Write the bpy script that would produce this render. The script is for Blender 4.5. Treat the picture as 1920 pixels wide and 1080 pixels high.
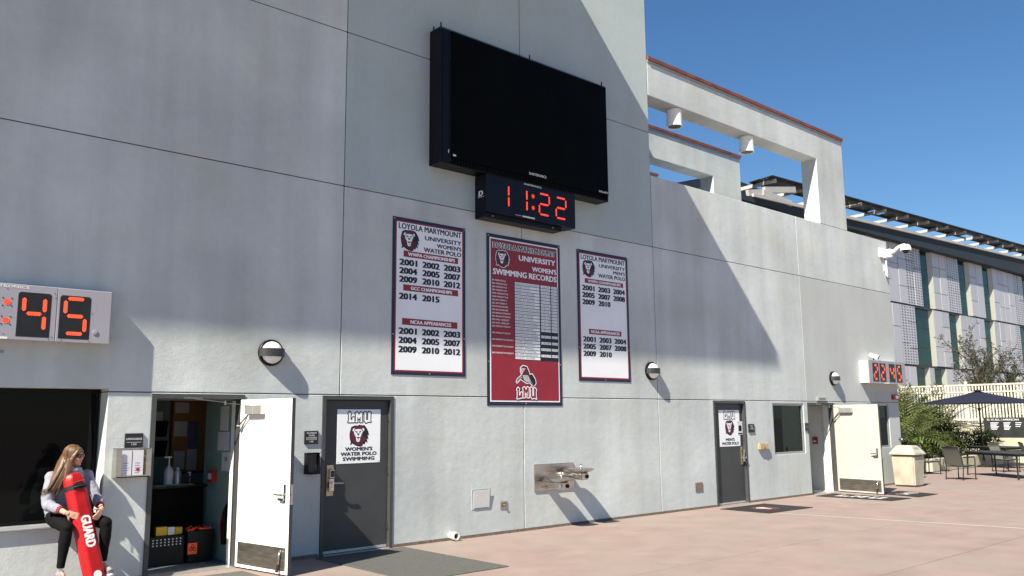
import bpy, bmesh, math, random
from mathutils import Vector, Matrix
R = math.radians
S = bpy.context.scene
for o in list(bpy.data.objects): bpy.data.objects.remove(o)
COL = S.collection

# ------------------------------------------------------------------ camera, sky, sun, exposure
CAM = Vector((0.0, -10.803, 1.839))
yaw, pitch, roll = R(41.721), R(8.742), R(-0.502)
fw = Vector((math.sin(yaw)*math.cos(pitch), math.cos(yaw)*math.cos(pitch), math.sin(pitch)))
r0 = Vector((math.cos(yaw), -math.sin(yaw), 0)); u0 = r0.cross(fw)
rr = math.cos(roll)*r0 + math.sin(roll)*u0; uu = -math.sin(roll)*r0 + math.cos(roll)*u0
cam = bpy.data.cameras.new('camera'); camo = bpy.data.objects.new('camera', cam); COL.objects.link(camo)
camo.matrix_world = Matrix(((rr.x, uu.x, -fw.x, CAM.x), (rr.y, uu.y, -fw.y, CAM.y), (rr.z, uu.z, -fw.z, CAM.z), (0, 0, 0, 1)))
cam.sensor_width = 36; cam.lens = 30.0; cam.clip_start = .05; cam.clip_end = 2000
S.camera = camo

SUN_D = Vector((1.0, .31, -1.03)).normalized()          # the way the light travels
to_sun = -SUN_D
elev = math.asin(to_sun.z); azim = math.atan2(to_sun.x, to_sun.y)   # azimuth from +y towards +x
w = bpy.data.worlds.new('World'); S.world = w; w.use_nodes = True
nt = w.node_tree; bg = nt.nodes['Background']
sky = nt.nodes.new('ShaderNodeTexSky'); sky.sky_type = 'NISHITA'; sky.sun_disc = False
sky.sun_elevation = elev; sky.sun_rotation = azim
sky.air_density = 1.25; sky.dust_density = .0; sky.ozone_density = 8.0; sky.altitude = 300
hs = nt.nodes.new('ShaderNodeHueSaturation'); hs.inputs['Saturation'].default_value = 1.08; nt.links.new(sky.outputs[0], hs.inputs['Color'])
nt.links.new(hs.outputs[0], bg.inputs[0]); bg.inputs[1].default_value = .053
sl = bpy.data.lights.new('sun', 'SUN'); sl.energy = 5.0; sl.angle = R(.53); sl.color = (1, .915, .77)
so = bpy.data.objects.new('sun', sl); COL.objects.link(so); so.location = (-20, -6, 25)
so.rotation_euler = SUN_D.to_track_quat('-Z', 'Y').to_euler()
S.view_settings.view_transform = 'Standard'; S.view_settings.look = 'None'
S.view_settings.exposure = 1.12; S.view_settings.gamma = 1
S.view_settings.use_curve_mapping = False

# ------------------------------------------------------------------ materials
MT = {}
def lin(c):
    return tuple((x/12.92 if x <= .04045 else ((x+.055)/1.055)**2.4) for x in (v/255 for v in c))
def M(name, col, rough=.6, metal=0, var=.08, vs=6.0, bump=0, bs=60., spec=.5, emit=None, es=1., rvar=0, stretch=None, detail=4, coat=0, bd=.01):
    m = bpy.data.materials.new(name); m.use_nodes = True; MT[name] = m
    n = m.node_tree.nodes; l = m.node_tree.links; b = n['Principled BSDF']
    b.inputs['Roughness'].default_value = rough; b.inputs['Metallic'].default_value = metal
    b.inputs['Specular IOR Level'].default_value = spec
    if coat: b.inputs['Coat Weight'].default_value = coat
    tc = n.new('ShaderNodeTexCoord'); co = tc.outputs['Object']
    if stretch:
        mp = n.new('ShaderNodeMapping'); mp.inputs['Scale'].default_value = stretch; l.new(co, mp.inputs[0]); co = mp.outputs[0]
    if var:
        t = n.new('ShaderNodeTexNoise'); t.inputs['Scale'].default_value = vs; t.inputs['Detail'].default_value = detail; l.new(co, t.inputs[0])
        rp = n.new('ShaderNodeValToRGB'); rp.color_ramp.elements[0].position = .3; rp.color_ramp.elements[1].position = .7
        rp.color_ramp.elements[0].color = (*[c*(1-var) for c in col], 1); rp.color_ramp.elements[1].color = (*[min(1, c*(1+var)) for c in col], 1)
        l.new(t.outputs[0], rp.inputs[0]); l.new(rp.outputs[0], b.inputs['Base Color'])
        if rvar:
            mr = n.new('ShaderNodeMapRange'); mr.inputs['To Min'].default_value = rough-rvar; mr.inputs['To Max'].default_value = rough+rvar
            l.new(t.outputs[0], mr.inputs[0]); l.new(mr.outputs[0], b.inputs['Roughness'])
    else: b.inputs['Base Color'].default_value = (*col, 1)
    if bump:
        t2 = n.new('ShaderNodeTexNoise'); t2.inputs['Scale'].default_value = bs; t2.inputs['Detail'].default_value = 3; l.new(tc.outputs['Object'], t2.inputs[0])
        bp = n.new('ShaderNodeBump'); bp.inputs['Strength'].default_value = bump; bp.inputs['Distance'].default_value = bd
        l.new(t2.outputs[0], bp.inputs['Height']); l.new(bp.outputs[0], b.inputs['Normal'])
    if emit:
        b.inputs['Emission Color'].default_value = (*emit, 1); b.inputs['Emission Strength'].default_value = es
    return m

def stucco(name, col, bump=.35, stain=.20):
    """painted stucco: slow mottling, rain streaks, trowel relief"""
    m = bpy.data.materials.new(name); m.use_nodes = True; MT[name] = m
    n = m.node_tree.nodes; l = m.node_tree.links; b = n['Principled BSDF']
    b.inputs['Roughness'].default_value = .88; b.inputs['Specular IOR Level'].default_value = .25
    tc = n.new('ShaderNodeTexCoord'); co = tc.outputs['Object']
    def noise(scale, detail, sc=None, rough=.5):
        c = co
        if sc:
            mp = n.new('ShaderNodeMapping'); mp.inputs['Scale'].default_value = sc; l.new(co, mp.inputs[0]); c = mp.outputs[0]
        t = n.new('ShaderNodeTexNoise'); t.inputs['Scale'].default_value = scale; t.inputs['Detail'].default_value = detail
        t.inputs['Roughness'].default_value = rough; l.new(c, t.inputs[0]); return t.outputs[0]
    def rng(src, a, bb, lo, hi):
        r = n.new('ShaderNodeMapRange'); r.inputs[1].default_value = a; r.inputs[2].default_value = bb
        r.inputs[3].default_value = lo; r.inputs[4].default_value = hi; l.new(src, r.inputs[0]); return r.outputs[0]
    def mul(a, c):
        x = n.new('ShaderNodeMath'); x.operation = 'MULTIPLY'; l.new(a, x.inputs[0]); l.new(c, x.inputs[1]); return x.outputs[0]
    slow = rng(noise(.55, 4), .3, .7, 1-stain, 1+stain*.5)
    streak = rng(noise(1.0, 5, (2.2, 1, .16)), .35, .7, 1+stain*.25, 1-stain*.55)
    fine = rng(noise(9, 5, None, .65), .3, .7, .96, 1.03)
    f = mul(mul(slow, streak), fine)
    warm = n.new('ShaderNodeMixRGB'); warm.inputs[1].default_value = (*col, 1); warm.inputs[2].default_value = (col[0]*.97, col[1]*.93, col[2]*.84, 1)
    l.new(rng(noise(.9, 4), .52, .75, 0, .75), warm.inputs[0])
    vm = n.new('ShaderNodeVectorMath'); vm.operation = 'SCALE'; l.new(warm.outputs[0], vm.inputs[0]); l.new(f, vm.inputs['Scale'])
    l.new(vm.outputs[0], b.inputs['Base Color'])
    h1 = noise(5, 6, (1, 1, 1.3), .62); h2 = noise(60, 4)
    a = n.new('ShaderNodeMath'); a.operation = 'MULTIPLY_ADD'; l.new(h2, a.inputs[0]); a.inputs[1].default_value = .30; l.new(h1, a.inputs[2])
    bp = n.new('ShaderNodeBump'); bp.inputs['Strength'].default_value = bump; bp.inputs['Distance'].default_value = .017
    l.new(a.outputs[0], bp.inputs['Height']); l.new(bp.outputs[0], b.inputs['Normal'])
    return m

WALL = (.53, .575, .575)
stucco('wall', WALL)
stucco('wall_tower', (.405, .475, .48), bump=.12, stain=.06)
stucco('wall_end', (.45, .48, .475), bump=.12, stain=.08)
stucco('wall_white', (.70, .70, .66), bump=.2, stain=.05)
M('gap', (.10, .105, .11), .9, var=.1)
M('base_strip', (.16, .12, .10), .9, var=.3, vs=20)
def concrete():
    m = M('concrete', (.258, .195, .175), .85, var=.12, vs=1.6, bump=.25, bs=40, detail=8, bd=.006)
    n = m.node_tree.nodes; l = m.node_tree.links; b = n['Principled BSDF']
    src = b.inputs['Base Color'].links[0].from_socket
    tc = n['Texture Coordinate'].outputs['Object']
    def blend(src, scale, sc, a, c2, lo, hi, det=6):
        mp = n.new('ShaderNodeMapping'); mp.inputs['Scale'].default_value = sc; l.new(tc, mp.inputs[0])
        t = n.new('ShaderNodeTexNoise'); t.inputs['Scale'].default_value = scale; t.inputs['Detail'].default_value = det; l.new(mp.outputs[0], t.inputs[0])
        r = n.new('ShaderNodeMapRange'); r.inputs[1].default_value = lo; r.inputs[2].default_value = hi; r.inputs[4].default_value = a; l.new(t.outputs[0], r.inputs[0])
        x = n.new('ShaderNodeMixRGB'); l.new(r.outputs[0], x.inputs[0]); l.new(src, x.inputs[1]); x.inputs[2].default_value = (*c2, 1); return x.outputs[0]
    src = blend(src, .45, (1, 1, 1), .6, (.25, .215, .185), .42, .66)
    src = blend(src, 1.3, (.5, 1.6, 1), .42, (.185, .145, .125), .56, .74)
    src = blend(src, 16, (1, 1, 1), .45, (.18, .14, .12), .60, .72)
    src = blend(src, 140, (1, 1, 1), .5, (.15, .115, .10), .55, .75, 2)
    l.new(src, b.inputs['Base Color'])
concrete()
M('caulk', (.62, .58, .52), .8)
M('joint_fill', (.10, .075, .065), .95)
M('door_grey', (.043, .047, .049), .5, var=.12, vs=3, bump=.05, bs=25)
M('frame_grey', (.05, .053, .055), .45, var=.1)
M('door_white', (.86, .84, .82), .45, var=.05, vs=2.5, bump=.04, bs=15)
M('door_cream', (.44, .445, .41), .45, var=.06, vs=1.5)
M('kick', (.23, .215, .19), .42, metal=.85, var=.25, vs=5, stretch=(1, 1, 6), rvar=.1)
M('steel', (.55, .53, .50), .24, metal=1, var=.12, vs=3, stretch=(1, 1, 12), rvar=.08)
M('steel_dark', (.30, .29, .27), .32, metal=1, var=.2, vs=6)
M('chrome', (.75, .74, .72), .12, metal=1, var=0)
M('brass', (.48, .42, .28), .38, metal=.9, var=.2, vs=30)
M('alu', (.55, .54, .53), .42, metal=.7, var=.06)
M('black', (.004, .0045, .006), .4, var=.2, vs=4, spec=.2)
M('black_matte', (.003, .0032, .0035), .75, var=.3, vs=9, spec=.08)
M('screen', (.0015, .002, .002), .6, var=.4, vs=2, spec=.05)
M('navy_cab', (.005, .008, .016), .45, var=.2, vs=3, spec=.2)
M('navy', (.010, .013, .042), .45, var=.1, vs=5)
M('ink', (.006, .008, .02), .5, var=0)
M('crimson', (.25, .014, .028), .42, var=.1, vs=3)
M('crimson_dark', (.095, .010, .022), .45, var=.1)
M('sign_white', (.80, .83, .86), .38, var=.04, vs=2)
M('white', (.80, .80, .78), .5, var=.04)
M('white_gloss', (.82, .82, .81), .28, var=.03)
M('offwhite', (.66, .64, .56), .6, var=.08)
M('led_panel', (.008, .009, .010), .45, var=.3, vs=12)
M('led', (.5, .03, .01), .4, var=0, emit=(1.0, .085, .03), es=.85)
M('led_hot', (.6, .2, .05), .4, var=0, emit=(1.0, .026, .018), es=.85)
M('led_dim', (.16, .01, .008), .5, var=0, emit=(1.0, .03, .015), es=.10)
M('cab_grey', (.30, .295, .335), .5, var=.04, vs=3)
M('cab_white', (.80, .77, .77), .45, var=.03)
M('tile', (.17, .052, .035), .7, var=.3, vs=2.5, bump=.2, bs=30)
M('flashing', (.33, .35, .36), .5, var=.1)
M('glass_dark', (.004, .005, .005), .06, var=0, spec=.12)
M('win_frame', (.34, .36, .37), .4, metal=.6, var=.08)
M('rubber', (.078, .08, .074), .85, var=.15, vs=18, bump=.4, bs=180, bd=.004)
M('rubber_black', (.012, .012, .013), .8, var=.2, vs=30, bump=.3, bs=200, bd=.003)
M('mat_print', (.45, .42, .42), .85, var=.3, vs=14)
M('plaque', (.012, .013, .015), .5, var=0)
M('teal_paint', (.19, .29, .27), .7, var=.06)
M('dark_floor', (.10, .13, .15), .5, var=.2)
M('cork', (.34, .18, .07), .9, var=.25, vs=35)
M('wood_red', (.10, .025, .02), .5, var=.2, vs=10)
M('paper', (.62, .62, .66), .7, var=.05)
M('paper_blue', (.12, .14, .30), .7, var=.25, vs=30)
M('lock_box', (.03, .03, .035), .4)
M('bottle_clear', (.55, .58, .62), .2, var=.05)
M('soap_red', (.09, .03, .02), .25)
M('yellow', (.55, .36, .01), .55, var=.1)
M('orange', (.85, .08, .015), .5, var=.1)
M('bin_dark', (.005, .007, .009), .5, var=.2, spec=.2)
M('red_plastic', (.35, .02, .02), .4, var=.1)
M('beige', (.42, .34, .19), .45, var=.08)
M('brown_plate', (.20, .15, .12), .5, var=.2)
M('sill_grey', (.22, .23, .25), .7, var=.15)
M('lamp_grey', (.035, .036, .038), .45, var=.1)
M('panel_white', (.60, .60, .59), .5, var=.05)
M('pvc', (.74, .71, .60), .45, var=.06)
M('bin_stone', (.40, .37, .295), .7, var=.2, vs=3, bump=.3, bs=60)
M('patio_metal', (.016, .016, .017), .4, var=.2)
M('sling', (.075, .078, .068), .7, var=.12, vs=40)
M('sling_pale', (.30, .32, .26), .75, var=.1, vs=40)
M('table_top', (.028, .030, .033), .55, var=.15)
M('navy_cloth', (.0035, .005, .022), .85, var=.15, vs=3, bump=.1, bs=15)
M('fence_white', (.56, .535, .44), .55, var=.06)
M('cream_wall', (.44, .415, .32), .8, var=.12, vs=3, bump=.2)
M('board', (.022, .025, .024), .5, var=.25, vs=3)
M('panel_a', (0.47, 0.475, 0.51), .45, metal=.15, var=.04)
M('panel_b', (0.43, 0.44, 0.475), .45, metal=.15, var=.04)
M('panel_c', (0.5, 0.5, 0.525), .45, metal=.15, var=.04)
M('panel_back', (.05, .055, .06), .8)
M('fin', (.36, .37, .32), .5, var=.04)
M('green_glass', (.004, .032, .025), .1, var=.3, vs=1, spec=.18)
M('dark_frame', (.018, .026, .025), .4)
M('fascia', (.030, .042, .054), .7, var=.08, vs=.5, spec=.15)
M('canopy_beam', (.42, .41, .38), .5, var=.08, vs=1)
M('solar', (.02, .022, .026), .35, var=.2, vs=1)
M('soil', (.06, .045, .03), .95, var=.3)
M('bark', (.075, .055, .038), .9, var=.3, vs=20, bump=.5)
def leafmat(name, col, tr=.25):
    m = M(name, col, .5, var=.45, vs=2.2, detail=6)
    b = m.node_tree.nodes['Principled BSDF']; b.inputs['Subsurface Weight'].default_value = 0
    n = m.node_tree.nodes; l = m.node_tree.links
    t = n.new('ShaderNodeBsdfTranslucent'); l.new(b.inputs['Base Color'].links[0].from_socket, t.inputs[0])
    x = n.new('ShaderNodeMixShader'); x.inputs[0].default_value = tr
    l.new(b.outputs[0], x.inputs[1]); l.new(t.outputs[0], x.inputs[2]); l.new(x.outputs[0], n['Material Output'].inputs[0])
leafmat('leaf_palm', (.13, .155, .045)); leafmat('leaf_shrub', (.06, .085, .022)); leafmat('leaf_bright', (.13, .17, .04)); leafmat('leaf_dry', (.055, .062, .035))
M('skin', (.56, .30, .21), .5, var=.05, vs=25)
M('skin_lip', (.42, .13, .12), .45, var=0)
M('hoodie', (.255, .26, .315), .95, var=.12, vs=40, bump=.25, bs=130, bd=.004)
M('hoodie_red', (.20, .02, .03), .9, var=.1)
M('legging', (.0045, .0045, .005), .85, var=.2, vs=30, spec=.15)
M('hair', (.115, .06, .027), .45, var=.4, vs=30, stretch=(1, 1, .12))
M('tube_red', (.42, .008, .010), .42, var=.14, vs=9, bump=.12, bs=45, bd=.004, spec=.35)
M('strap', (.008, .008, .009), .7, var=.2)
M('shoe', (.22, .21, .23), .6, var=.5, vs=22)
M('lens', (.012, .008, .008), .08, var=0)
def perforated():
    m = M('panel_perf', (.47, .475, .51), .45, metal=.15, var=.04)
    n = m.node_tree.nodes; l = m.node_tree.links; b = n['Principled BSDF']
    src = b.inputs['Base Color'].links[0].from_socket
    tc = n['Texture Coordinate'].outputs['Object']; sp = n.new('ShaderNodeSeparateXYZ'); l.new(tc, sp.inputs[0])
    def mth(op, a, c=None):
        x = n.new('ShaderNodeMath'); x.operation = op; l.new(a, x.inputs[0])
        if c is not None:
            if isinstance(c, (int, float)): x.inputs[1].default_value = c
            else: l.new(c, x.inputs[1])
        return x.outputs[0]
    fx = mth('ABSOLUTE', mth('SUBTRACT', mth('FRACT', mth('MULTIPLY', sp.outputs[0], 2.4)), .5))
    fz = mth('ABSOLUTE', mth('SUBTRACT', mth('FRACT', mth('MULTIPLY', sp.outputs[2], 5.2)), .5))
    hole = mth('LESS_THAN', mth('MAXIMUM', fx, fz), .24)
    x = n.new('ShaderNodeMixRGB'); l.new(hole, x.inputs[0]); l.new(src, x.inputs[1]); x.inputs[2].default_value = (.05, .06, .07, 1)
    l.new(x.outputs[0], b.inputs['Base Color'])
perforated()

# ------------------------------------------------------------------ mesh helpers
LOC = {}
def vec(a): return Vector(a)
class MB:
    def __init__(s, mat4=None): s.v = []; s.f = []; s.m = mat4
    def add(s, vs, fs):
        k = len(s.v)
        for p in vs:
            p = Vector(p); s.v.append(s.m @ p if s.m else p)
        s.f += [tuple(i+k for i in f) for f in fs]; return s
    def box(s, x0, x1, y0, y1, z0, z1):
        return s.add([(x0, y0, z0), (x1, y0, z0), (x1, y1, z0), (x0, y1, z0), (x0, y0, z1), (x1, y0, z1), (x1, y1, z1), (x0, y1, z1)],
                     [(0, 3, 2, 1), (4, 5, 6, 7), (0, 1, 5, 4), (1, 2, 6, 5), (2, 3, 7, 6), (3, 0, 4, 7)])
    def tube(s, pts, rads, n=10, cap=True, flat=1.0):
        pts = [Vector(p) for p in pts]
        if isinstance(rads, (int, float)): rads = [rads]*len(pts)
        rings = []; ref = None
        for i, p in enumerate(pts):
            d = (pts[min(i+1, len(pts)-1)]-pts[max(i-1, 0)]).normalized()
            if ref is None: ref = d.cross(Vector((0, 0, 1)) if abs(d.z) < .9 else Vector((0, 1, 0))).normalized()
            ref = (ref-d*ref.dot(d)).normalized(); q = d.cross(ref)
            rings.append([p+rads[i]*(math.cos(2*math.pi*k/n)*ref+flat*math.sin(2*math.pi*k/n)*q) for k in range(n)])
        vs = [x for r in rings for x in r]; fs = []
        for i in range(len(pts)-1):
            for k in range(n):
                a = i*n+k; b = i*n+(k+1) % n; fs.append((a, b, b+n, a+n))
        if cap: fs += [tuple(range(n-1, -1, -1)), tuple((len(pts)-1)*n+k for k in range(n))]
        return s.add(vs, fs)
    def bar(s, a, b, w, h=None, up=(0, 0, 1)):
        a = Vector(a); b = Vector(b); d = (b-a).normalized(); h = h or w
        u = Vector(up); u = (u-d*u.dot(d))
        if u.length < 1e-4: u = Vector((0, 1, 0))-d*d.y
        u.normalize(); q = d.cross(u)
        vs = [p+sx*q*w/2+sy*u*h/2 for p in (a, b) for sx, sy in ((-1, -1), (1, -1), (1, 1), (-1, 1))]
        return s.add(vs, [(0, 1, 2, 3), (7, 6, 5, 4), (0, 4, 5, 1), (1, 5, 6, 2), (2, 6, 7, 3), (3, 7, 4, 0)])
    def prism(s, poly, a, b, axis='y'):
        n = len(poly)
        def P(p, t): return {'y': (p[0], t, p[1]), 'z': (p[0], p[1], t), 'x': (t, p[0], p[1])}[axis]
        return s.add([P(p, a) for p in poly]+[P(p, b) for p in poly],
                     [tuple(range(n)), tuple(range(2*n-1, n-1, -1))]+[(i, (i+1) % n+0, (i+1) % n+n, i+n) for i in range(n)])
    def lathe(s, prof, c, n=20, axis='z'):
        c = Vector(c); vs = []; fs = []
        for r, h in prof:
            for k in range(n):
                a = 2*math.pi*k/n; x, y = r*math.cos(a), r*math.sin(a)
                vs.append(c+Vector({'z': (x, y, h), 'y': (x, h, y), 'x': (h, x, y)}[axis]))
        for i in range(len(prof)-1):
            for k in range(n):
                fs.append((i*n+k, i*n+(k+1) % n, (i+1)*n+(k+1) % n, (i+1)*n+k))
        fs += [tuple(range(n-1, -1, -1)), tuple((len(prof)-1)*n+k for k in range(n))]
        return s.add(vs, fs)
    def ell(s, c, r, rot=None, n=12, m=8):
        c = Vector(c); vs = []; fs = []
        for i in range(m+1):
            t = math.pi*i/m
            for k in range(n):
                a = 2*math.pi*k/n
                p = Vector((r[0]*math.sin(t)*math.cos(a), r[1]*math.sin(t)*math.sin(a), r[2]*math.cos(t)))
                if rot: p = rot @ p
                vs.append(c+p)
        for i in range(m):
            for k in range(n): fs.append((i*n+k, (i+1)*n+k, (i+1)*n+(k+1) % n, i*n+(k+1) % n))
        return s.add(vs, fs)
    def quad(s, a, b, c, d): return s.add([a, b, c, d], [(0, 1, 2, 3)])
    def build(s, name, mat, parent=None, loc=None, smooth=False, bevel=0, seg=1, fix=True):
        o = parent
        L = LOC.get(parent.name, Vector()) if parent else (Vector(loc) if loc else Vector())
        me = bpy.data.meshes.new(name); me.from_pydata([tuple(p-L) for p in s.v], [], s.f)
        bm = bmesh.new(); bm.from_mesh(me)
        if fix:
            bmesh.ops.remove_doubles(bm, verts=bm.verts, dist=1e-6)
            bmesh.ops.recalc_face_normals(bm, faces=bm.faces)
        if bevel:
            es = [e for e in bm.edges if len(e.link_faces) == 2 and e.calc_face_angle(0) > .5]
            bmesh.ops.bevel(bm, geom=es, offset=bevel, segments=seg, affect='EDGES', clamp_overlap=True)
        bm.to_mesh(me); bm.free()
        if smooth: me.shade_smooth()
        if smooth == 'auto': me.set_sharp_from_angle(angle=R(35))
        me.materials.append(MT[mat] if isinstance(mat, str) else mat)
        ob = bpy.data.objects.new(name, me); COL.objects.link(ob)
        if parent: ob.parent = parent; LOC[ob.name] = L
        else: ob.location = L; LOC[ob.name] = L
        return ob
def tag(o, label, cat, group=None):
    o['label'] = label; o['category'] = cat
    if group: o['group'] = group
    return o
def T(name, label, cat, loc, group=None):
    o = bpy.data.objects.new(name, None); COL.objects.link(o); o.location = loc; o.empty_display_size = .2
    LOC[o.name] = Vector(loc); return tag(o, label, cat, group)
def struct(o): o['kind'] = 'structure'; return o
def dup(root, loc, rz=None, label=None, group=None):
    r = root.copy(); COL.objects.link(r); r.location = loc
    if rz is not None: r.rotation_euler = (0, 0, rz)
    if label: r['label'] = label
    if group: r['group'] = group
    for ch in list(root.children):
        c = ch.copy(); COL.objects.link(c); c.parent = r
        for g in list(ch.children):
            d = g.copy(); COL.objects.link(d); d.parent = c
    return r

# text and flat shapes, laid on a plane through o with axes u (right) and v (up)
def curve_mesh(cu):
    ob = bpy.data.objects.new('tmp', cu); me = bpy.data.meshes.new_from_object(ob)
    bpy.data.objects.remove(ob); return me
def raw_text(s, bold):
    cu = bpy.data.curves.new('t', 'FONT'); cu.body = s; cu.size = 1; cu.resolution_u = 2; cu.offset = bold
    me = curve_mesh(cu); vs = [v.co.copy() for v in me.vertices]; fs = [tuple(p.vertices) for p in me.polygons]
    bpy.data.meshes.remove(me); return vs, fs
_h = raw_text('H', 0)[0]; CAP = max(v.y for v in _h)-min(v.y for v in _h)
def text(s, o, h, mat, parent, width=None, align='C', bold=.018, u=(1, 0, 0), v=(0, 0, 1), name='lettering', slant=0):
    vs, fs = raw_text(s, 0)
    k = h/CAP; x0 = min(p.x for p in vs); x1 = max(p.x for p in vs); kx = width/(x1-x0) if width else k
    off = {'C': (x0+x1)/2, 'L': x0, 'R': x1}[align]
    o = Vector(o); u = Vector(u); v = Vector(v); b = MB()
    nn = u.cross(v)
    for i, (sh, sv) in enumerate(((-1, -.4), (1, -.4), (-1, .4), (1, .4), (0, 0)) if bold > .006 else ((0, 0),)):       # heavier strokes: shifted sheets, each a hair above the last
        b.add([o+u*((p.x-off)*kx+slant*p.y*k+sh*bold*k*1.3)+v*(p.y*k+sv*bold*k)+nn*(.00012*i) for p in vs], fs)
    return b.build(name, mat, parent, fix=False)
def shape(polys, o, sc, mat, parent, off=0, u=(1, 0, 0), v=(0, 0, 1), name='emblem', lift=0):
    cu = bpy.data.curves.new('s', 'CURVE'); cu.dimensions = '2D'; cu.fill_mode = 'BOTH'; cu.offset = off
    for pl in polys:
        sp = cu.splines.new('POLY'); sp.points.add(len(pl)-1); sp.use_cyclic_u = True
        for i, p in enumerate(pl): sp.points[i].co = (p[0], p[1], 0, 1)
    me = curve_mesh(cu); o = Vector(o); u = Vector(u); v = Vector(v); n = u.cross(v); b = MB()
    b.add([o+u*p.co.x*sc+v*p.co.y*sc+n*lift for p in me.vertices], [tuple(q.vertices) for q in me.polygons])
    bpy.data.meshes.remove(me); return b.build(name, mat, parent, fix=False)
def outline(polys, o, sc, r, mat, parent, lift, name):
    """a wider copy of the shape: eight shifted sheets, each a hair above the last"""
    for k in range(8):
        a = k*math.pi/4; shape([[(x+r*math.cos(a), y+r*math.sin(a)) for x, y in p] for p in polys], o, sc, mat, parent, lift=lift+.00008*k, name=name)
def nz(pts, cx, cy, k): return [((x-cx)/k, (cy-y)/k) for x, y in pts]
MANE = nz([(305,430),(325,370),(390,345),(440,350),(475,335),(520,345),(575,345),(615,390),(645,440),(668,510),(638,498),(655,578),(622,560),(636,632),(598,610),(585,655),(545,645),(550,672),(500,690),(440,680),(390,660),(345,632),(335,655),(303,652),(322,620),(300,560),(292,490)], 475, 512, 185)
MANE_IN = nz([(316,440),(336,385),(400,360),(470,352),(540,362),(575,385),(556,440),(540,520),(596,545),(600,585),(560,620),(500,672),(440,662),(370,625),(322,560),(306,490)], 475, 512, 185)
FACE = nz([(370,440),(400,412),(455,405),(510,410),(540,440),(525,490),(505,525),(490,545),(492,580),(480,605),(455,616),(425,600),(418,570),(415,535),(385,500)], 475, 512, 185)
EARS = [nz(a, 475, 512, 185) for a in ([(345,432),(358,396),(396,392),(382,410),(370,440)], [(524,402),(556,388),(572,420),(556,446),(542,420)])]
FEAT = [nz(a, 475, 512, 185) for a in ([(393,428),(446,452),(436,464),(404,458)], [(512,428),(465,452),(475,464),(502,456)], [(430,476),(482,476),(470,500),(456,508),(442,500)], [(428,534),(484,534),(476,556),(436,556)], [(384,470),(402,505),(392,500)], [(526,470),(508,505),(518,500)], [(446,575),(468,575),(458,592)])]
def lion(o, rad, parent, line=None):
    if line: outline([MANE], o, rad, .07, line, parent, .0002, 'lion_emblem')
    shape([MANE], o, rad, 'ink', parent, lift=.001, name='lion_emblem'); shape([MANE_IN], o, rad, 'crimson_dark', parent, lift=.002, name='lion_emblem')
    shape([FACE]+EARS, o, rad, 'sign_white', parent, lift=.003, name='lion_emblem'); shape(FEAT, o, rad, 'ink', parent, lift=.004, name='lion_emblem')
LMU = [nz(a, 480, 205, 100) for a in (
    [(270,140),(298,112),(328,142),(316,158),(316,242),(350,242),(350,215),(370,195),(388,212),(388,282),(268,282),(285,262),(285,158)],
    [(398,138),(440,118),(470,172),(500,118),(542,138),(528,155),(528,262),(545,282),(488,282),(500,262),(500,190),(470,238),(442,190),(442,262),(455,282),(398,282),(412,262),(412,155)],
    [(558,138),(588,112),(615,138),(604,155),(604,246),(642,246),(642,155),(628,138),(662,112),(700,138),(686,155),(686,262),(702,282),(655,274),(600,294),(572,262),(572,155)])]
def lmu(o, k, parent, fill='sign_white', line='ink'):
    outline(LMU, o, k, .17, line, parent, .0003, 'monogram'); shape(LMU, o, k, fill, parent, lift=.0016, name='monogram')

# ------------------------------------------------------------------ ground
g = MB(); g.quad((-900, -900, -.04), (900, -900, -.04), (900, 900, -.04), (-900, 900, -.04))
ground = struct(g.build('ground', 'concrete'))
g = MB(); g.quad((-34, -34, -.014), (39, -34, -.014), (39, .5, -.014), (-34, .5, -.014))
deck = struct(g.build('pool_deck', 'joint_fill'))
YB = [.0, -1.57, -3.9, -5.92, -8.2, -10.6, -13.0, -18.0, -24.0, -34.0]
XB = [-34, -22, -12, -3.5, 4.6, 15.2, 22.3, 30.5, 39]
for i in range(len(YB)-1):
    for j in range(len(XB)-1):
        b = MB(); c = .006 if j else 0
        b.box(XB[j]+.006, XB[j+1]-.006, YB[i+1]+.006, YB[i]-.006 if i else .3, -.013, 0)
        b.build('concrete_slab', 'concrete', deck, bevel=.003)
b = MB(); b.box(24.3, 39, .3, 1.4, -.013, 0); b.build('concrete_slab', 'concrete', deck)
b = MB(); b.add([(15.07, -1.6, .003), (15.1, -1.6, .003), (15.84, -5.7, .003), (15.80, -5.7, .003)], [(0, 1, 2, 3)])
b.add([(15.80, -5.7, .003), (15.84, -5.7, .003), (16.6, -10, .003), (16.56, -10, .003)], [(0, 1, 2, 3)])
b.build('painted_line', 'caulk', deck)

rnd = random.Random(4)
for pts in ([(8.98, -3.35), (8.9, -3.6), (9.04, -3.9)], [(12.6, -2.2), (12.45, -2.7), (12.9, -3.2), (12.8, -3.85)], [(17.6, -2.0), (18.4, -2.6), (18.7, -3.6)]):
    b = MB(); fine = []
    for (xa, ya), (xb, yb) in zip(pts[:-1], pts[1:]):
        for k in range(6): fine.append((xa+(xb-xa)*k/6+rnd.uniform(-.03, .03), ya+(yb-ya)*k/6+rnd.uniform(-.03, .03)))
    for (xa, ya), (xb, yb) in zip(fine[:-1], fine[1:]): b.quad((xa, ya-.003, .0015), (xb, yb-.003, .0015), (xb, yb+.003, .0015), (xa, ya+.003, .0015))
    b.build('crack', 'joint_fill', deck)
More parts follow.
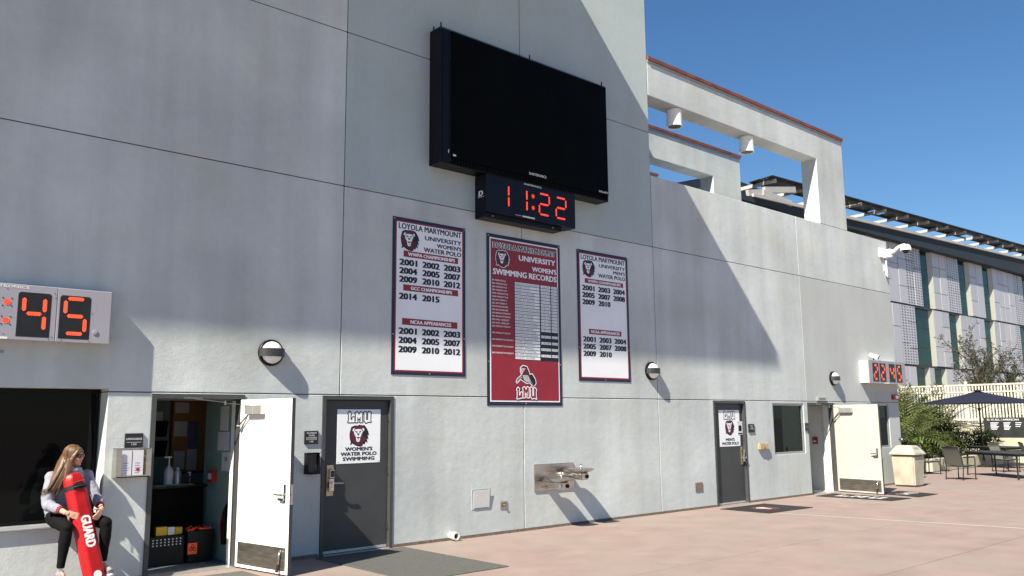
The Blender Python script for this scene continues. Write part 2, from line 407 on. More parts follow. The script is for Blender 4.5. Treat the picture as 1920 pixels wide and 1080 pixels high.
# ------------------------------------------------------------------ the pool building
bld = T('pool_building', 'grey stucco pool building with tall tower block, jointed wall panels and doors', 'building', (9, 0, 0))
HOLES = [(-2.6, 3.2, .70, 2.24), (3.71, 4.90, -1, 2.185), (6.05, 7.24, -1, 2.19), (15.31, 16.50, -1, 2.19), (19.14, 20.42, -1, 2.17), (17.61, 18.97, .985, 2.15), (22.2, 23.44, 1.0, 2.165)]
def wall_panel(x0, x1, z0, z1, mat, y0=0, y1=.28, gp=.007):
    ax0, ax1, az0, az1 = x0+gp, x1-gp, z0+gp, z1-gp
    hs = [h for h in HOLES if h[0] < ax1 and h[1] > ax0 and h[2] < az1 and h[3] > az0]
    xs = sorted({ax0, ax1, *[min(max(v, ax0), ax1) for h in hs for v in h[:2]]}); zs = sorted({az0, az1, *[min(max(v, az0), az1) for h in hs for v in h[2:]]})
    b = MB(); solid = {}
    for i in range(len(xs)-1):
        for k in range(len(zs)-1):
            cx, cz = (xs[i]+xs[i+1])/2, (zs[k]+zs[k+1])/2
            solid[i, k] = not any(h[0] < cx < h[1] and h[2] < cz < h[3] for h in hs)
    for (i, k), on in solid.items():
        if not on: continue
        xa, xb, za, zb = xs[i], xs[i+1], zs[k], zs[k+1]
        b.quad((xa, y0, za), (xb, y0, za), (xb, y0, zb), (xa, y0, zb))
        b.quad((xa, y1, za), (xa, y1, zb), (xb, y1, zb), (xb, y1, za))
        if not solid.get((i-1, k)): b.quad((xa, y0, za), (xa, y0, zb), (xa, y1, zb), (xa, y1, za))
        if not solid.get((i+1, k)): b.quad((xb, y0, za), (xb, y1, za), (xb, y1, zb), (xb, y0, zb))
        if not solid.get((i, k-1)): b.quad((xa, y0, za), (xa, y1, za), (xb, y1, za), (xb, y0, za))
        if not solid.get((i, k+1)): b.quad((xa, y0, zb), (xb, y0, zb), (xb, y1, zb), (xa, y1, zb))
    return b.build('wall_panel', mat, bld, bevel=.006)
JX = [-12, -7.9, -4.35, -.8, 6.32, 9.87, 13.48]
ROWS = [(0, 2.205), (2.205, 5.28), (5.28, 7.70), (7.70, 12.2)]
for j in range(len(JX)-1):
    for k, (a, c) in enumerate(ROWS):
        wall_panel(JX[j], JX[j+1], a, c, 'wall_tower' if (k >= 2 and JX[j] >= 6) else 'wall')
for (xa, xb) in ((13.48, 19.12), (19.12, 24.07)):
    for k, (a, c) in enumerate(((0, 2.205), (2.205, 5.28), (5.28, 6.79))):
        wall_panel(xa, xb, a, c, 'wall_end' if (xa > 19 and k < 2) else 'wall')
# backing behind the joints (cut round the openings), roofs and the sides the joints lead to
def backing(x0, x1, z0, z1): 
    b = MB(); b.box(x0, x1, .012, .2, z0, z1); return b.build('joint_backing', 'gap', bld)
for z, xa, xb in ((2.205, -12, 3.2), (2.205, 7.3, 15.25), (2.205, 16.55, 17.55), (5.28, -12, 24.05), (7.70, -12, 13.46)):
    backing(xa if z != 2.205 or xa > 0 else -12, xb if not (z == 2.205 and xa == -12) else -2.65, z-.03, z+.03)
for z, xa, xb in ((2.218, 3.21, 19.1), (2.218, 19.13, 24.05)):
    b = MB(); b.box(xa, xb, .012, .2, z-.022, z+.022); b.build('joint_backing', 'gap', bld)
for x, za, zb in ((-7.9, 0, 12), (-4.35, 0, 12), (-.8, 2.3, 12), (6.32, 2.25, 12), (9.87, 0, 12), (13.48, 0, 6.7), (19.12, 2.22, 6.7)):
    b = MB(); b.box(x-.03, x+.03, .012, .2, za, zb); b.build('joint_backing', 'gap', bld)
b = MB(); b.box(-12, 13.46, .29, 9, 11.9, 12.2); b.build('roof_slab', 'wall', bld)
b = MB(); b.box(13.2, 13.47, .29, 9, 0, 11.9); b.build('side_wall', 'wall', bld)
b = MB(); b.box(13.5, 24.05, .29, 9, 6.1, 6.3); b.build('roof_slab', 'wall', bld)
b = MB(); b.box(23.79, 24.06, .29, 9, 0, 6.78); b.build('side_wall', 'wall_end', bld)
b = MB(); b.box(-12, 24.05, 9, 9.3, 0, 6.78); b.build('back_wall', 'wall', bld)
b = MB(); b.box(-12, 13.46, 9, 9.3, 6.79, 12.19); b.build('back_wall', 'wall', bld)
b = MB(); b.box(-12.3, -12.01, 0, 9.3, 0, 12.19); b.build('side_wall', 'wall', bld)
# the roof overhang that shades the upper wall
b = MB(); b.box(-14, 9.93, -2.5, -.01, 11.27, 11.62); b.build('roof_overhang', 'wall_white', bld, bevel=.01)
b = MB(); 
for xa, xb in ((-12, -2.6), (-2.6, 3.69), (4.92, 6.03), (7.26, 15.29), (16.52, 19.12), (20.44, 24.06)): b.box(xa, xb, -.006, .1, .001, .045)
b.build('base_strip', 'base_strip', bld)

# roof frames with tile caps and downlights
def roof_frame(y, xa, xb, xleg, zfoot, cans, thick=.44):
    b = MB(); b.prism([(xa, 8.52), (xleg, 8.52), (xleg, zfoot), (xb, zfoot), (xb, 9.25), (xa, 9.25)], y, y+thick)
    fr = b.build('roof_frame', 'wall', bld, bevel=.008)
    b = MB(); b.box(xa, xb+.02, y-.015, y+thick+.015, 9.2515, 9.298); b.build('cap_flashing', 'flashing', fr)
    n = int((xb-xa)/.42); st = (xb+.03-xa)/n
    for i in range(n):
        b = MB(); x = xa+i*st; prof = []
        for k in range(7):
            a = math.pi*k/6; prof.append((y-.045+(thick+.09)*k/6, 9.375+.03*math.sin(a)**.5))
        b.prism([(prof[0][0], 9.30)]+prof+[(prof[-1][0], 9.30)], x+.004, x+st-.002, 'x'); b.build('cap_tile', 'tile', fr, smooth=False)
    for x in cans:
        b = MB(); c = (x, y+.2, 0)
        b.lathe([(.15, 8.519), (.168, 8.50), (.168, 8.18), (.176, 8.175), (.176, 8.135), (.152, 8.135), (.148, 8.20), (.05, 8.22)], c, 24)
        b.build('downlight', 'white', fr, smooth='auto'); b = MB(); b.lathe([(.145, 8.150), (.145, 8.148)], c, 20); b.build('downlight_lens', 'lamp_grey', fr)
    return fr
roof_frame(.0, 13.49, 21.78, 20.36, 6.792, (14.62, 17.42))
roof_frame(2.7, 13.49, 20.97, 19.62, 6.31, ())
roof_frame(5.45, 13.49, 20.6, 19.3, 6.31, ())
# (the third frame ends shortly past the second one's opening)

# rooms behind the openings
def room(x0, x1, y0, y1, z0, z1, mat, name='room'):
    b = MB(); P = lambda x, y, z: (x, y, z)
    b.quad((x0, y0, z0), (x1, y0, z0), (x1, y1, z0), (x0, y1, z0)); b.quad((x0, y0, z1), (x0, y1, z1), (x1, y1, z1), (x1, y0, z1))
    b.quad((x0, y1, z0), (x1, y1, z0), (x1, y1, z1), (x0, y1, z1)); b.quad((x0, y0, z0), (x0, y1, z0), (x0, y1, z1), (x0, y0, z1)); b.quad((x1, y0, z0), (x1, y0, z1), (x1, y1, z1), (x1, y1, z0))
    return b.build(name, mat, bld, fix=False)
room(-3, 7.9, .281, 2.75, .006, 2.6, 'teal_paint')
b = MB(); b.box(3.3, 7.8, .2, 2.74, .004, .012); b.build('room_floor', 'dark_floor', bld)
b = MB(); b.box(4.93, 5.05, .285, 1.32, .013, 2.58); b.build('partition', 'teal_paint', bld)
room(16.9, 19.0, .281, 3, .006, 2.6, 'teal_paint')
room(19.05, 20.46, .281, 3.2, .006, 2.5, 'wall_white')
room(21.9, 23.77, .281, 3, .006, 2.6, 'teal_paint')

# doors ---------------------------------------------------------------
def hw_frame(x0, x1, zt, parent, mat='frame_grey', fw=.055, y0=-.012, y1=.2):
    b = MB(); b.box(x0, x0+fw, y0, y1, .0, zt); b.box(x1-fw, x1, y0, y1, .0, zt); b.box(x0+fw, x1-fw, y0, y1, zt-fw, zt)
    b.box(x0+fw, x0+fw+.02, .105, y1-.002, .0, zt-fw); b.box(x1-fw-.02, x1-fw, .105, y1-.002, .0, zt-fw); b.box(x0+fw+.02, x1-fw-.02, .105, y1-.002, zt-fw-.02, zt-fw)
    return b.build('door_frame', mat, parent, bevel=.003)
def hinges(xh, y, parent):
    for z in (.32, 1.1, 1.88):
        b = MB(); b.tube([(xh, y, z-.055), (xh, y, z+.055)], .011, 8); b.box(xh-.03, xh+.02, y+.002, y+.012, z-.05, z+.05)
        b.build('hinge', 'steel_dark', parent)
def closed_door(x0, x1, zt, hinge_right):
    b = MB(); b.box(x0+.06, x1-.06, .055, .1, .012, zt-.062); d = b.build('door', 'door_grey', bld, bevel=.002)
    hw_frame(x0, x1, zt, d)
    b = MB(); b.box(x0+.058, x1-.058, -.03, .11, .0, .011); b.build('threshold', 'alu', d)
    b = MB(); b.box(x0+.07, x1-.07, .04, .054, .02, .055)
    for k in range(6): 
        xx = x0+.14+k*(x1-x0-.28)/5; b.tube([(xx, .036, .038), (xx, .041, .038)], .007, 6)
    b.build('door_sweep', 'alu', d)
    hinges(x1-.052 if hinge_right else x0+.052, .03, d)
    return d
d1 = closed_door(6.05, 7.24, 2.19, True)
b = MB(); b.box(6.165, 6.275, .043, .054, .80, 1.225); b.build('lock_plate', 'brass', d1, bevel=.002)
b = MB(); b.box(6.185, 6.265, .012, .043, .90, 1.0); b.box(6.19, 6.265, -.01, .043, 1.045, 1.165); b.box(6.185, 6.265, .0, .043, .86, 1.04); b.build('keypad_lock', 'steel', d1, bevel=.005)
b = MB(); b.box(6.200, 6.257, -.013, -.009, 1.06, 1.15); b.build('keypad', 'navy', d1)
b = MB(); b.tube([(6.225, .0, .975), (6.225, -.045, .975)], .018, 12); b.tube([(6.225, -.045, .975), (6.30, -.052, .973), (6.38, -.048, .97)], [.013, .011, .011], 10); b.tube([(6.225, 0, .905), (6.225, -.012, .905)], .015, 12)
b.build('lever_handle', 'chrome', d1, smooth='auto')
d2 = closed_door(15.31, 16.50, 2.19, False)
b = MB(); b.box(16.32, 16.43, .043, .054, .82, 1.2); b.build('lock_plate', 'brass', d2, bevel=.002)
b = MB(); b.box(16.34, 16.415, .0, .043, .88, 1.05); b.box(16.345, 16.41, -.01, .043, 1.05, 1.15); b.build('keypad_lock', 'steel', d2, bevel=.005)
b = MB(); b.tube([(16.38, .0, .975), (16.38, -.05, .975)], .018, 12); b.tube([(16.38, -.05, .975), (16.30, -.055, .973), (16.22, -.05, .97)], [.013, .011, .011], 10); b.tube([(16.38, 0, .9), (16.38, -.012, .9)], .015, 12)
b.build('lever_handle', 'chrome', d2, smooth='auto')

def open_door(x0, x1, zt, hinge, tip, mat, width, gear_flip=1):
    """outward-opened leaf hinged on the right jamb; local x runs from the hinge to the free edge, local -y is the face we see"""
    hv = Vector((*hinge, 0)); d = (Vector((*tip, 0))-hv).normalized(); n = Vector((-d.y, d.x, 0))   # n: away from the seen face
    if n.x < 0: n = -n
    m4 = Matrix(((d.x, n.x, 0, hv.x), (d.y, n.y, 0, hv.y), (0, 0, 1, 0), (0, 0, 0, 1)))
    W = width
    b = MB(m4); b.box(0, W, 0, .045, .02, 2.12); dr = b.build('door', mat, bld, bevel=.002)
    b = MB(m4); b.box(W+.0005, W+.004, -.002, .047, .018, 2.122); b.build('door_edge', 'frame_grey', dr)
    b = MB(m4); b.box(.012, .03, .002, .05, .02, 2.12); 
    b = MB(m4); b.box(.05, W-.05, -.004, -.001, .06, .33)
    for k in range(6): 
        x = .09+k*(W-.18)/5; b.tube([(x, -.006, .315), (x, -.003, .315)], .006, 6)
    b.build('kick_plate', 'kick', dr)
    hw_frame(x0, x1, zt, dr, y1=.108)
    for xa in (x0+.002, x1-.046):
        b = MB(); b.box(xa, xa+.044, .1085, .279, .0, zt-.05); b.build('reveal', 'wall_white', dr)
    b = MB(); b.box(x0+.058, x1-.058, -.04, .2, .0, .012); b.build('threshold', 'alu', dr)
    # closer body and arms
    b = MB(m4); b.box(.20, .55, -.075, -.001, 1.93, 2.045); b.box(.37, .375, -.078, -.07, 1.925, 2.05); b.build('door_closer', 'alu', dr, bevel=.006)
    b = MB(); a = m4 @ Vector((.24, -.04, 2.05)); e = m4 @ Vector((.10, -.30, 2.07)); f = Vector((x0+.5, -.03, 2.13))
    b.bar(a, e, .025, .008); b.bar(e+Vector((0, 0, .012)), f, .025, .008); b.tube([e-Vector((0, 0, .02)), e+Vector((0, 0, .03))], .014, 8)
    b.bar(f+Vector((-.12, .02, .01)), f+Vector((.12, .02, .01)), .03, .02)
    b.build('closer_arm', 'steel_dark', dr)
    b = MB(m4); b.bar((.22, -.04, 1.92), (.05, -.06, 1.78), .018, .012); b.tube([(.04, -.075, 1.78), (.07, -.04, 1.78)], .022, 8); b.build('stay_arm', 'steel_dark', dr)
    # lever set
    b = MB(m4); b.box(W-.115, W-.075, -.009, -.001, .86, 1.08); b.build('lock_plate', 'steel_dark', dr, bevel=.002)
    b = MB(m4); b.tube([(W-.095, -.005, .955), (W-.095, -.06, .955)], .013, 10); b.tube([(W-.095, -.06, .955), (W-.16, -.066, .955), (W-.23, -.06, .955)], .011, 10)
    b.bar((W-.19, -.03, .90), (W-.08, -.03, .90), .02, .03); b.build('lever_handle', 'steel_dark', dr, smooth='auto')
    b = MB(m4); b.box(W+.0045, W+.009, .006, .04, .84, 1.08); b.box(W+.009, W+.02, .014, .03, .94, .97); b.build('latch', 'steel', dr)
    # spots and scuffs on the leaf
    rnd = random.Random(3); b = MB(m4)
    for k in range(9):
        x, z, r = rnd.uniform(.12, W-.15), rnd.uniform(.5, 1.8), rnd.uniform(.004, .010); b.tube([(x, -.0018, z), (x, -.0002, z)], r, 6)
    b.build('screw_hole', 'steel_dark', dr)['kind'] = 'stuff'
    b = MB(m4); b.tube([(W-.14, -.012, .30), (W-.14, -.03, .22), (W-.15, -.03, .12)], [.012, .018, .014], 8); b.build('door_stop', 'steel', dr, smooth=True)
    b = MB(m4); b.tube([(W-.15, -.03, .12), (W-.155, -.045, .045)], [.017, .02], 8); b.build('stop_foot', 'navy' if gear_flip < 0 else 'rubber_black', dr)
    for z in (.3, 1.1, 1.85):
        b = MB(m4); b.tube([(-.008, .02, z-.06), (-.008, .02, z+.06)], .012, 8); b.build('hinge', 'steel_dark', dr)
    return dr, m4
d0, D0M = open_door(3.71, 4.90, 2.185, (4.842, -.02), (5.02, -1.14), 'door_white', 1.10)
d3, D3M = open_door(19.14, 20.42, 2.17, (20.36, -.02), (20.20, -1.25), 'door_cream', 1.22)

# windows -------------------------------------------------------------
def window(x0, x1, z0, z1, y, mull=(), fmat='win_frame', fw=.05, sill=True):
    b = MB(); b.box(x0, x0+fw, y, y+.08, z0, z1); b.box(x1-fw, x1, y, y+.08, z0, z1); b.box(x0+fw, x1-fw, y, y+.08, z0, z0+fw); b.box(x0+fw, x1-fw, y, y+.08, z1-fw, z1)
    for m in mull: b.box(m-.02, m+.02, y+.005, y+.075, z0+fw, z1-fw)
    wn = b.build('window', fmat, bld, bevel=.003)
    b = MB(); b.box(x0+fw-.005, x1-fw+.005, y+.035, y+.047, z0+fw-.005, z1-fw+.005); b.build('pane', 'glass', wn)
    return wn
gm = bpy.data.materials.new('glass'); gm.use_nodes = True; MT['glass'] = gm
n = gm.node_tree.nodes; l = gm.node_tree.links; bs = n['Principled BSDF']; bs.inputs['Base Color'].default_value = (.55, .62, .62, 1); bs.inputs['Roughness'].default_value = .02
tb = n.new('ShaderNodeBsdfTransparent'); tb.inputs[0].default_value = (.30, .44, .47, 1); gl = n.new('ShaderNodeBsdfGlossy'); gl.inputs['Roughness'].default_value = .015; gl.inputs[0].default_value = (.42, .56, .60, 1)
fr = n.new('ShaderNodeFresnel'); fr.inputs[0].default_value = 1.5; mx = n.new('ShaderNodeMixShader')
l.new(fr.outputs[0], mx.inputs[0]); l.new(tb.outputs[0], mx.inputs[1]); l.new(gl.outputs[0], mx.inputs[2]); l.new(mx.outputs[0], n['Material Output'].inputs[0])
w1 = window(17.61, 18.97, .985, 2.15, .02)
w2 = window(22.2, 23.44, 1.0, 2.165, .02)
b = MB(); b.box(22.27, 23.38, .30, .32, 1.04, 1.72); b.build('blind', 'paper_blue', w2)
M('curtain', (.22, .50, .56), .8, var=.15, vs=3)
b = MB(); b.add([(18.9, .36, 1.03), (18.9, .36, 1.98), (18.98, .36, 1.98), (18.98, .36, 1.03), (18.62, .5, 1.03)], [(0, 1, 4), (0, 3, 2, 1)]); b.build('curtain', 'curtain', w1)
rk = T('rail_reflection', 'white bars imitating railing reflections in the window beside the far grey door', 'reflection', (17.95, .8, .01))  # bars added behind the pane to imitate railings reflected in the glass
for k in range(7): b = MB(); b.tube([(17.72+k*.085, .8, 1.60), (17.74+k*.085, .8, 2.30)], .011, 6); b.build('bar', 'white', rk)
b = MB(); b.tube([(17.66, .8, 1.98), (18.32, .8, 1.98)], .016, 6); b.tube([(17.66, .8, 1.60), (18.32, .8, 1.60)], .016, 6); b.build('rail', 'white', rk)
for x in (17.66, 18.32): b = MB(); b.tube([(x, .8, .01), (x, .8, 2.3)], .018, 6); b.build('upright', 'alu', rk)
# the lifeguards' serving window: dark panes set back in a deep opening
b = MB(); fwid = .04
b.box(-2.6, 3.2, .33, .38, .70, .74); b.box(-2.6, 3.2, .33, .38, 2.2, 2.24); b.box(3.165, 3.2, .33, .38, .74, 2.2); b.box(-2.6, -2.56, .33, .38, .74, 2.2)
for x in (.6, 1.9): b.box(x-.018, x+.018, .335, .375, .74, 2.2)
wl = b.build('window', 'black', bld)
for xa, xb in ((-2.56, .582), (.618, 1.882), (1.918, 3.165)):
    b = MB(); b.box(xa, xb, .350, .360, .74, 2.2); b.build('pane', 'glass_dark', wl)
b = MB(); b.box(-2.62, 3.195, -.052, .325, .676, .702); b.build('sill', 'sill_grey', wl, bevel=.006)

# ------------------------------------------------------------------ boards, clocks, banners
SEG = {'0': 'abcdef', '1': 'bc', '2': 'abged', '3': 'abgcd', '4': 'fgbc', '5': 'afgcd'}
def led_digit(ch, x0, x1, z0, z1, y, parent, t=.032, step=.021, dot=.0075, mid=False):
    """seven-segment numeral of LED dots on a plane facing -y"""
    zm = (z0+z1)/2; ln = {'a': ((x0, z1), (x1, z1)), 'g': ((x0, zm), (x1, zm)), 'd': ((x0, z0), (x1, z0)), 'f': ((x0, z1), (x0, zm)), 'b': ((x1, z1), (x1, zm)), 'e': ((x0, zm), (x0, z0)), 'c': ((x1, zm), (x1, z0))}
    if mid: ln['b'] = ((x0, z1), (x0, zm)); ln['c'] = ((x0, zm), (x0, z0))
    sb = MB(); db = MB()
    for sname in SEG[ch]:
        (ax, az), (bx, bz) = ln[sname]; a = Vector((ax, y, az)); b = Vector((bx, y, bz)); d = (b-a).normalized(); L = (b-a).length; pr = Vector((d.z, 0, -d.x))
        a2 = a+d*t*.45; b2 = b-d*t*.45
        sb.add([a2+(-.001)*Vector((0, 1, 0)), a2+d*t*.5+pr*t*.5+Vector((0, -.001, 0)), b2-d*t*.5+pr*t*.5+Vector((0, -.001, 0)), b2+Vector((0, -.001, 0)), b2-d*t*.5-pr*t*.5+Vector((0, -.001, 0)), a2+d*t*.5-pr*t*.5+Vector((0, -.001, 0))], [(0, 1, 2, 3, 4, 5)])
        for row in (-1, 0, 1):
            s0 = t*.62 + (0 if row == 0 else step*.5); n = int((L-2*s0)/step+1e-6)
            for k in range(n+1):
                c = a+d*(L/2+(k-n/2)*step)+pr*row*t*.33+Vector((0, -.002, 0))
                db.add([c+dot*Vector((math.cos(q*math.pi/3), 0, math.sin(q*math.pi/3))) for q in range(6)], [tuple(range(6))])
    dg = sb.build('digit', 'led_dim', parent, fix=False)
    o = db.build('led_dots', 'led_hot', dg, fix=False); o['kind'] = 'stuff'
    return dg
def led_disc(x, z, y, r, parent, name='colon_dot'):
    b = MB(); b.tube([(x, y, z), (x, y-.002, z)], r, 14); o = b.build(name, 'led_dim', parent)
    b = MB()
    for rad, n in ((0, 1), (.45, 6), (.85, 11)):
        for k in range(n):
            a = 2*math.pi*k/n; c = Vector((x+r*rad*math.cos(a), y-.004, z+r*rad*math.sin(a)))
            b.add([c+r*.16*Vector((math.cos(q*math.pi/3), 0, math.sin(q*math.pi/3))) for q in range(6)], [tuple(range(6))])
    d = b.build('led_dots', 'led_hot', o, fix=False); d['kind'] = 'stuff'

# big video board
vb = T('video_board', 'large black video board hung high on the tower wall', 'video board', (9.85, 0, 5.89))
b = MB(); b.box(7.86, 11.83, -.30, -.002, 5.885, 8.175); b.build('cabinet', 'black', vb, bevel=.006)
b = MB(); b.box(8.06, 11.80, -.335, -.3005, 5.985, 8.135); b.build('screen', 'screen', vb, bevel=.004)
b = MB()
for k in range(60): x = 8.08+k*.062; b.box(x, x+.045, -.325, -.3005, 5.90, 5.975)
o = b.build('louvre', 'black_matte', vb); o['kind'] = 'stuff'
b = MB(); b.box(7.90, 8.045, -.312, -.3005, 5.93, 8.14); b.build('service_panel', 'black', vb, bevel=.004)
b = MB(); b.box(8.052, 8.056, -.318, -.3005, 5.93, 8.14); b.box(7.862, 11.828, -.314, -.3005, 8.142, 8.150); b.build('trim', 'steel_dark', vb)
for x, y in ((7.9, -.06), (7.89, -.27), (9.86, -.27), (11.75, -.27), (11.76, -.05)):
    b = MB(); b.tube([(x, y, 8.176), (x, y, 8.26)], .012, 8); b.build('lifting_eye', 'black', vb)
text('DAKTRONICS', (9.96, -.337, 6.028), .042, 'white', vb, width=.41); text('GALAXY', (11.66, -.337, 6.022), .036, 'white', vb, width=.26)
b = MB(); b.box(8.09, 8.15, -.338, -.3355, 6.02, 6.05); b.box(8.012, 8.028, -.315, -.3125, 6.06, 6.12); b.build('data_label', 'paper', vb)

# 11:22 clock
ck = T('wall_clock', 'black digital clock reading 11:22 below the video board', 'clock', (9.86, 0, 5.2))
b = MB(); b.box(8.815, 10.92, -.30, -.002, 5.235, 5.875); b.build('cabinet', 'navy_cab', ck, bevel=.005)
b = MB(); b.box(8.815, 10.62, -.24, -.002, 5.15, 5.234); b.build('bracket', 'black', ck, bevel=.004)
for x in (9.0, 10.4):
    b = MB(); b.tube([(x, -.243, 5.19), (x, -.2385, 5.19)], .012, 8); b.build('bolt', 'steel', ck)
led_digit('1', 9.307, 9.40, 5.377, 5.755, -.301, ck, mid=True); led_digit('1', 9.725, 9.8, 5.372, 5.75, -.301, ck, mid=True)
led_digit('2', 10.02, 10.262, 5.372, 5.742, -.301, ck); led_digit('2', 10.432, 10.676, 5.37, 5.742, -.301, ck)
led_disc(9.87, 5.661, -.301, .036, ck); led_disc(9.87, 5.454, -.301, .036, ck)
text('DAKTRONICS', (9.87, -.303, 5.835), .03, 'white', ck, width=.41)
b = MB(); b.box(9.62, 9.905, -.303, -.3005, 5.258, 5.282); b.build('data_label', 'white', ck)
b = MB(); b.box(9.45, 9.59, -.303, -.3005, 5.266, 5.276); b.build('small_print', 'alu', ck)
text('D', (8.813, -.155, 5.52), .085, 'white', ck, width=.10, u=(0, -1, 0), bold=.06, slant=.12)
b = MB(); b.box(8.811, 8.8145, -.24, -.08, 5.497, 5.504); b.build('logo_underline', 'white', ck)

# pale lap timer showing 45
lt = T('lap_timer', 'pale grey lap timer showing red 45 above the serving window', 'timer', (2.0, 0, 2.75))
b = MB(); b.box(.95, 3.125, -.17, -.002, 2.775, 3.37); b.build('cabinet', 'cab_grey', lt, bevel=.004)
b = MB(); b.box(.95, 2.533, -.182, -.1705, 2.752, 3.366); b.build('left_cover', 'cab_grey', lt, bevel=.003)
b = MB(); b.box(2.541, 3.118, -.182, -.1705, 2.752, 3.366); b.build('right_cover', 'cab_grey', lt, bevel=.003)
for xa, xb in ((1.12, 1.45), (1.54, 1.87), (2.142, 2.476), (2.566, 2.894)):
    b = MB(); b.prism([(xa, 2.79), (xb, 2.79), (xb, 3.272), (xb-.014, 3.272), (xb-.014, 3.286), (xa+.014, 3.286), (xa+.014, 3.272), (xa, 3.272)], -.184, -.1825); b.build('digit_window', 'led_panel', lt)
led_digit('2', 1.19, 1.38, 2.86, 3.235, -.185, lt, t=.042, step=.026, dot=.0085); led_digit('2', 1.61, 1.80, 2.86, 3.235, -.185, lt, t=.042, step=.026, dot=.0085)
led_digit('4', 2.204, 2.412, 2.852, 3.248, -.185, lt, t=.042, step=.026, dot=.0085); led_digit('5', 2.625, 2.838, 2.852, 3.252, -.185, lt, t=.042, step=.026, dot=.0085)
for z in (3.163, 2.959):
    led_disc(2.037, z, -.1825, .034, lt)
    for sx in (-1, 1):
        for sz in (-1, 1):
            b = MB(); b.tube([(2.037+sx*.043, -.186, z+sz*.042), (2.037+sx*.043, -.182, z+sz*.042)], .007, 8); b.build('screw', 'black', lt)
for x, z in ((2.505, 3.30), (2.50, 2.80), (2.03, 3.31), (2.02, 2.81), (2.515, 3.25), (2.91, 3.1), (2.90, 2.77), (2.60, 2.775), (2.47, 2.775)):
    b = MB(); b.tube([(x, -.186, z), (x, -.182, z)], .006, 8); b.build('screw', 'steel_dark', lt)
text('DAKTRONICS', (2.243, -.184, 3.325), .028, 'white', lt, width=.44, align='R')
b = MB(); b.box(1.80, 2.066, -.1845, -.1825, 2.757, 2.778); b.build('data_label', 'white', lt)
b = MB(); b.lathe([(.030, -.184), (.030, -.190), (.024, -.192), (.018, -.1925)], (2.955, 0, 2.88), 18, 'y'); b.build('lock', 'cab_grey', lt, smooth='auto')
b = MB(); b.tube([(2.06, -.004, 2.63), (2.06, .0, 2.63)], .02, 12); b.tube([(2.06, -.02, 2.63), (2.06, -.003, 2.63)], .009, 8)
tag(b.build('pipe_stub', 'steel_dark', None, (2.06, 0, 2.63)), 'small dark pipe stub in the wall under the pale lap timer', 'pipe stub')

# far lap timer 22:45
rt = T('lap_timer', 'grey lap timer showing red 22:45 at the far end of the wall', 'timer', (22.95, 0, 2.69))
b = MB(); b.box(21.91, 24.02, -.24, -.002, 2.71, 3.29); b.build('cabinet', 'cab_white', rt, bevel=.004)
b = MB(); b.box(21.895, 24.04, -.27, -.2405, 2.69, 3.305); b.build('face_cover', 'cab_grey', rt, bevel=.003)
for i, (xa, xb, ch) in enumerate(((22.10, 22.44, '2'), (22.51, 22.85, '2'), (23.05, 23.395, '4'), (23.475, 23.815, '5'))):
    b = MB(); b.box(xa, xb, -.273, -.2705, 2.745, 3.235); b.build('digit_window', 'led_panel', rt)
    led_digit(ch, xa+.075, xb-.075, 2.81, 3.17, -.274, rt, t=.06, step=.024, dot=.011)
led_disc(22.955, 3.09, -.2715, .033, rt); led_disc(22.955, 2.90, -.2715, .033, rt)
b = MB(); b.box(22.74, 23.0, -.274, -.2705, 2.697, 2.72); b.build('data_label', 'white', rt)
b = MB(); b.box(21.905, 21.9095, -.17, -.09, 2.93, 2.98); b.build('side_label', 'white', rt)
cm = T('security_camera', 'small white bullet camera perched on the far lap timer', 'camera', (22.45, -.15, 3.306))
b = MB(); b.tube([(22.45, -.15, 3.306), (22.45, -.15, 3.36)], .02, 10); b.box(22.41, 22.49, -.19, -.11, 3.3065, 3.318); b.build('mount', 'black', cm)
b = MB(); b.tube([(22.40, -.06, 3.47), (22.48, -.26, 3.385)], [.055, .06], 14); b.build('housing', 'white_gloss', cm, smooth='auto')
b = MB(); b.tube([(22.481, -.262, 3.384), (22.488, -.28, 3.376)], .05, 14); b.build('lens', 'black', cm)

# championship banners ------------------------------------------------
def banner(name, label, x0, x1, z0, z1, style):
    t = T(name, label, 'banner', ((x0+x1)/2, 0, z0)); y = -.010
    b = MB(); b.box(x0, x1, y, -.002, z0, z1); b.build('backing_sheet', 'navy', t, bevel=.002)
    W, H = x1-x0, z1-z0
    def inset(a, yy, mat, nm):
        b = MB(); b.box(x0+a, x1-a, yy, yy+.0012, z0+a, z1-a); b.build(nm, mat, t)
    if style == 'red': inset(.062, y-.0014, 'sign_white', 'border_line'); inset(.085, y-.0028, 'crimson', 'panel')
    else: inset(.048, y-.0014, 'crimson', 'border_line'); inset(.072, y-.0028, 'sign_white', 'panel')
    yt = y-.004
    def tx(s, u0, u1, v, h, mat='ink', bold=.035, yy=None):
        text(s, (x0+W*(u0+u1)/2, yy or yt, z1-H*v-H*h/2), H*h, mat, t, width=W*(u1-u0), bold=bold)
    def bar(u0, u1, v, h, s, su0, su1):
        b = MB(); b.box(x0+u0*W, x0+u1*W, yt-.0005, yt+.0008, z1-H*(v+h/2), z1-H*(v-h/2)); b.build('title_bar', 'crimson', t)
        tx(s, su0, su1, v, h*.52, 'sign_white', .045, yt-.002)
    def years(rows, v0, dv):
        for r, ys in enumerate(rows):
            for c, yr in enumerate(ys):
                u = (.205, .51, .805)[c]; tx(yr, u-.112, u+.112, v0+r*dv, .0375, 'ink', .06)
    for sx, sz in ((.02, .012), (.98, .012), (.02, .75), (.98, .75), (.5, .988)):
        b = MB(); c = (x0+sx*W, 0, z1-sz*H); b.tube([(c[0], y-.004, c[2]), (c[0], y+.001, c[2])], .010, 8); b.build('screw', 'alu', t)
    return t, tx, bar, years, (W, H)
x0, x1, z0, z1 = 7.18, 8.605, 2.52, 4.955
